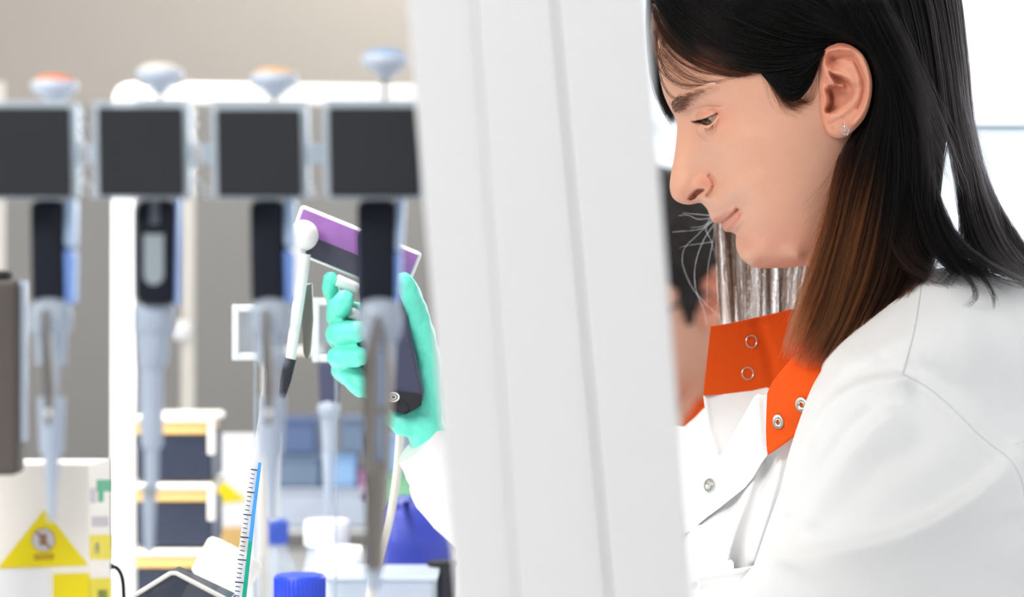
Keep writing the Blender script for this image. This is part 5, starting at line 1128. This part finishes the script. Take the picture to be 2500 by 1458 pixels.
for i in range(NV + 1):
    tt = i / NV; yv = 1226 + (ybot(d_) - 2 - 1226) * tt
    xl = np.interp(yv, [1226, 1236, 1270, 1330, 1410, 1700], [978, 940, 912, 898, 892, 890]); xr = np.interp(yv, [1226, 1250, 1290, 1335, 1380, 1430, 1700], [990, 1032, 1074, 1100, 1106, 1100, 1100])
    for k in range(NU):
        a = 2 * math.pi * k / NU; wob = 1 + 0.05 * math.sin(3 * a + 5 * tt) + 0.03 * math.sin(7 * a - 9 * tt)
        hw = (xr - xl) / 2 * d_ / F
        vs.append(Vector((X_((xl + xr) / 2, d_) + hw * math.cos(a), d_ + 0.05 + hw * 0.7 * math.sin(a) * wob, Z_(yv, d_) + 0.002 * math.sin(5 * a))))
for i in range(NV):
    for k in range(NU): fs.append((i * NU + k, i * NU + (k + 1) % NU, (i + 1) * NU + (k + 1) % NU, (i + 1) * NU + k))
fs.append(tuple(range(NU))); mb.add(vs, fs); mb.build('sack', M['bag'], t, True, mw=I4)
PB(d_).line([(968, 1236, -0.01), (978, 1222, 0.02), (996, 1226, 0.05)], 9).build('knot', M['bag'], t, True, mw=I4)
t = onbench('waste_bin', 'small dark waste bin between the blue bag and the white post', 'bin', 1075, 1.95)
PB(1.95).turn(1082, [(26, ybot(1.95) - 1), (34, 1384), (37, 1378), (37, 1372), (32, 1372)], 32).build('bin', M['black'], t, True, mw=I4)
PB(1.95).turn(1082, [(39, 1380), (39, 1370)], 32).build('rim', M['charcoal'], t, True, mw=I4)
# cream hose
DHs = 1.78
t = onbench('hose', 'cream hose hanging in a curve beside the blue plastic bag', 'hose', 920, DHs)
PB(DHs).line([tuple(q) for q in catmull(np.array([(978, 1030), (974, 1100), (966, 1180), (950, 1270), (925, 1360), (908, 1430), (896, 1520), (880, 1640), (860, ybot(DHs) - 6)], float), 40)], 11, 14).build('hose_tube', M['cream_metal'], t, True, mw=I4)
PB(DHs).line([(979, 1000), (978, 1034)], 14).build('fitting', M['lidc'], t, True, mw=I4)
# black cable in front of the frame
PBc = PB(1.45); t = onbench('cable', 'thin black cable arching over beside the box with the yellow triangle', 'cable', 290, 1.45)
PBc.line([tuple(q) for q in catmull(np.array([(272, 1384), (286, 1388), (298, 1410), (302, 1450), (302, 1520), (300, ybot(1.45) - 4)], float), 24)], 5, 10).build('wire', M['black'], t, True, mw=I4)
PBc.line([(262, 1380), (276, 1385)], 7, 10).build('plug', M['black'], t, True, mw=I4)
# second pipette rack farther back, blurred boxes
DQ = 2.20
t = thing('pipette', 'dark-handled pipette hanging far behind the gloved fingers', 'pipette', (X_(802, DQ), DQ, Z_(1260, DQ)))
PB(DQ).poly([(776, 880), (830, 880), (826, 985), (780, 985)], -0.008, 0.012).build('handle', M['grip'], t, mw=I4, bevel=0.003)
PB(DQ).turn(803, [(22, 1020), (28, 1008), (28, 990), (20, 980)]).build('collar', M['clear'], t, True, mw=I4)
PB(DQ).turn(802, [(15, 1110), (20, 1020)]).build('shaft', M['clear'], t, True, mw=I4)
PB(DQ).turn(800, [(5, 1262), (9, 1200), (15, 1110)]).build('tip', M['frost'], t, True, mw=I4)
PB(DQ).slab(790, 816, 840, 884, -0.004, 0.01).build('top', M['charcoal'], t, mw=I4)
bar = onbench('hanging_rail', 'grey rail carrying the far pipette behind the gloved hand', 'rail', 900, DQ + 0.04)
PB(DQ + 0.04).slab(640, 1105, 846, 868, 0.0, 0.01).build('rail', M['cream_metal'], bar, mw=I4, bevel=0.001)
for x_ in (646, 1098): PB(DQ + 0.04).slab(x_ - 6, x_ + 6, 868, ybot(DQ + 0.04) - 1, 0.0, 0.01).build('upright', M['cream_metal'], bar, mw=I4)
M['dusk'] = mat('dusty_blue_plastic', (96, 116, 158), 0.5, var=0.1); M['sky'] = mat('sky_blue_plastic', (150, 190, 235), 0.5, var=0.08); M['slate'] = mat('slate_blue_plastic', (118, 138, 165), 0.5, var=0.08); M['mint'] = mat('mint_green_plastic', (150, 212, 168), 0.5, var=0.08); M['mauve'] = mat('mauve_plastic', (186, 130, 178), 0.5, var=0.08); M['mist'] = mat('pale_blue_grey_plastic', (196, 206, 222), 0.5, var=0.08)
DB = 2.62
for (x0, x1, y0, y1, m, lab) in ((640, 770, 1022, 1110, 'dusk', 'dusty blue box standing far back left of the far pipette'), (830, 900, 1020, 1110, 'slate', 'slate blue box standing far back right of the far pipette'),
        (640, 780, 1112, 1190, 'slate', 'slate blue crate on the far shelf under the dusty blue box'), (786, 870, 1112, 1190, 'sky', 'sky blue crate on the far shelf behind the far pipette'), (874, 912, 1150, 1230, 'mauve', 'small mauve box far behind the slotted metal pipette'),
        (930, 1010, 1160, 1250, 'mint', 'mint green box on the far shelf beside the hose'), (1016, 1046, 1120, 1250, 'mist', 'pale narrow carton between the two mint green boxes'), (1050, 1130, 1170, 1260, 'mint', 'mint green box on the far shelf next to the white post'), (905, 985, 1060, 1156, 'sky', 'sky blue box on the far shelf behind the hose'), (640, 930, 1192, 1290, 'mist', 'long pale blue-grey drawer unit at the back of the bench')):
    t = onbench('storage_box', lab, 'box', (x0 + x1) / 2, DB, None)
    PB(DB).slab(x0, x1, y0 + 10, y1, 0.0, 0.07).build('bin', M[m], t, mw=I4, bevel=0.004)
    PB(DB).slab(x0 - 2, x1 + 2, y0, y0 + 12, -0.003, 0.073).build('lid', M[m], t, mw=I4, bevel=0.002)
    t.location.z = Z_(y1, DB); BASE[t.name] = Matrix.Translation(t.location)
    for c_ in t.children: c_.matrix_parent_inverse = BASE[t.name].inverted()
sh = onbench('shelf_unit', 'white low shelf unit at the back of the bench under the coloured boxes', 'shelf', 880, DB)
for y_ in (1292, ): PB(DB).slab(630, 1140, y_, y_ + 10, -0.005, 0.09).build('shelf_board', M['white'], sh, mw=I4)
for x_ in (634, 1134): PB(DB).slab(x_ - 4, x_ + 4, 1302, ybot(DB) - 1, -0.005, 0.09).build('side_panel', M['white'], sh, mw=I4)

# glass screen behind the woman
DS = 2.12
gs = thing('glass_screen', 'glass screen with a thin pale blue rail behind the long dark hair', 'screen', (X_(2700, DS), DS, 0))
M['rail_blue'] = mat('pale_blue_rail', (186, 200, 214), 0.5, var=0.02); M['screen_glass'] = mat('screen_glass', (245, 250, 255), 0.03, clear=0.95, var=0.0)
PB(DS).slab(2240, 3100, 303, 319, 0.0, 0.012).build('rail', M['rail_blue'], gs, mw=I4, bevel=0.001)
MB().box(X_(3080, DS), X_(3110, DS), DS, DS + 0.02, 0, Z_(-300, DS)).build('post', M['frame_white'], gs, mw=I4, bevel=0.002)
MB().box(X_(2250, DS), X_(3080, DS), DS + 0.004, DS + 0.008, 0.05, Z_(319, DS)).build('pane', M['screen_glass'], gs, mw=I4)
MB().box(X_(2250, DS), X_(3080, DS), DS, DS + 0.02, 0.0, 0.05).build('foot_rail', M['frame_white'], gs, mw=I4, bevel=0.002)
# ================================================================== second person, far behind, half hidden by the post
man = thing('person', 'dark-haired person with glasses and an orange collar, half hidden behind the white post', 'person', (P(1790, 900, 2.7).x, 2.7, 0.45))
BASE[man.name] = Matrix.Translation(man.location)
Rm = Matrix.Rotation(math.radians(36), 4, 'Z') @ MW.to_3x3().to_4x4() @ Matrix.Scale(1.04, 4)
ear_local = Vector(H(2064, 216, 76)); tgt = P(1752, 732, 2.66)
MM = Matrix.Translation(tgt - Rm @ ear_local) @ Rm
link('body', HEAD_ME, None, man, MM)
M['man_hair'] = mat('dark_brown_hair', (34, 27, 25), 0.55, var=0.5, scale=220, spec=0.3, bump=0.6)
MREG = [(1500, -500), (1590, 20), (1660, 105), (1760, 150), (1880, 185), (1905, 260), (1935, 330), (1985, 320), (1996, 230), (1996, 150), (2050, 85), (2120, 110), (2150, 200), (2130, 330), (2150, 430), (2400, 470), (2500, 400), (2500, -500)]
sd_m = sdist(qx, qy, MREG); regm = sd_m > 0
offm = 1.5 + 11 * sstep(0, 90, np.clip(sd_m, 0, 90)) + 2.0 * np.sin(U * 0.33 + 2 * np.sin(T * 0.21)) * sstep(0, 60, np.clip(sd_m, 0, 60))
cu_, ct_ = np.mean(U[:, NC // 2]), np.mean(T)
for sg in (1, -1):
    gr_ = regm[sub]; n, m = gr_.shape
    Uq = (cu_ + (U - cu_) * (1 + 0.07 * sstep(0, 80, np.clip(sd_m, 0, 80))))[sub]; Tq = (T + 5 * sstep(0, 120, np.clip(sd_m, 0, 120)))[sub]; Wq = (W + offm)[sub]
    V = np.stack([Uq, Tq, sg * Wq], -1).reshape(-1, 3) / 1000; ii = np.arange(n * m).reshape(n, m)
    ok = gr_[:-1, :-1] & gr_[1:, :-1] & gr_[:-1, 1:] & gr_[1:, 1:]
    fs = np.stack([ii[:-1, :-1], ii[1:, :-1], ii[1:, 1:], ii[:-1, 1:]], -1)[ok]
    used = np.unique(fs); remap = -np.ones(n * m, int); remap[used] = np.arange(len(used))
    mesh_obj('hair', V[used], remap[fs], M['man_hair'], man, MM)
for sg in (1, -1):
    MB().ball((0, 0, 0), 0.012, 24, 16).build('eyeball', M['eye'], man, smooth=True, mw=MM @ Matrix.Translation((EYE_C[0] / 1000, EYE_C[1] / 1000, sg * EYE_W / 1000)))
gl_ = MB()
for sg in (1, -1):
    f_ = lambda x, y, w: Vector(H(x, y, w)) * Vector((1, 1, sg)) if False else Vector((H(x, y, w)[0], H(x, y, w)[1], sg * w / 1000))
    gl_.tube([f_(1690, 300, 66), f_(1800, 268, 72), (f_(1920, 225, 74)), f_(2020, 185, 76)], 0.0022, 8)
    gl_.tube([f_(1672 + 26 * math.cos(0.6) * 0 + 8, 312 + 62 * math.sin(a), 34 + 27 * math.cos(a)) for a in np.linspace(0, 2 * math.pi, 28)], 0.0018, 8)
gl_.tube([Vector(H(1668, 300, 9)), Vector(H(1655, 298, 0)), Vector(H(1668, 300, 9)) * Vector((1, 1, -1)) if False else Vector((H(1668, 300, 9)[0], H(1668, 300, 9)[1], -0.009))], 0.0018, 8)
gl_.build('glasses', M['black'], man, True, mw=MM)
coat2 = bpy.data.objects.new('lab_coat', None); COL.objects.link(coat2); coat2.parent = man
coat2.matrix_parent_inverse = BASE[man.name].inverted(); BASE[coat2.name] = I4.copy()
def ring_loft(rows, d, name, m, tilt=0.0, cap=False):
    vs = []; fs = []; n = 40
    for i, (py_, cx_, rx, ry) in enumerate(rows):
        for k in range(n):
            a = 2 * math.pi * k / n; x = X_(cx_, d) + rx * d / F * math.cos(a)
            vs.append((x, d + 0.03 + ry * d / F * math.sin(a), Z_(py_, d) + tilt * rx * d / F * math.cos(a)))
    for i in range(len(rows) - 1):
        for k in range(n): fs.append((i * n + k, i * n + (k + 1) % n, (i + 1) * n + (k + 1) % n, (i + 1) * n + k))
    mb = MB(); mb.add(vs, fs); o = mb.build(name, m, coat2, True, mw=I4); sm = o.modifiers.new('thick', 'SOLIDIFY'); sm.thickness = 0.003
    return o
ring_loft([(930, 1812, 150, 110), (968, 1806, 154, 116), (1022, 1800, 156, 122)], 2.7, 'collar', M['orange'], 0.42)
ring_loft([(1022, 1800, 150, 120), (1050, 1796, 178, 150), (1090, 1790, 250, 200), (1180, 1790, 330, 240), (1350, 1800, 370, 260), (1700, 1810, 370, 270), (2100, 1810, 370, 270)], 2.7, 'coat_body', M['coat'], 0.30)
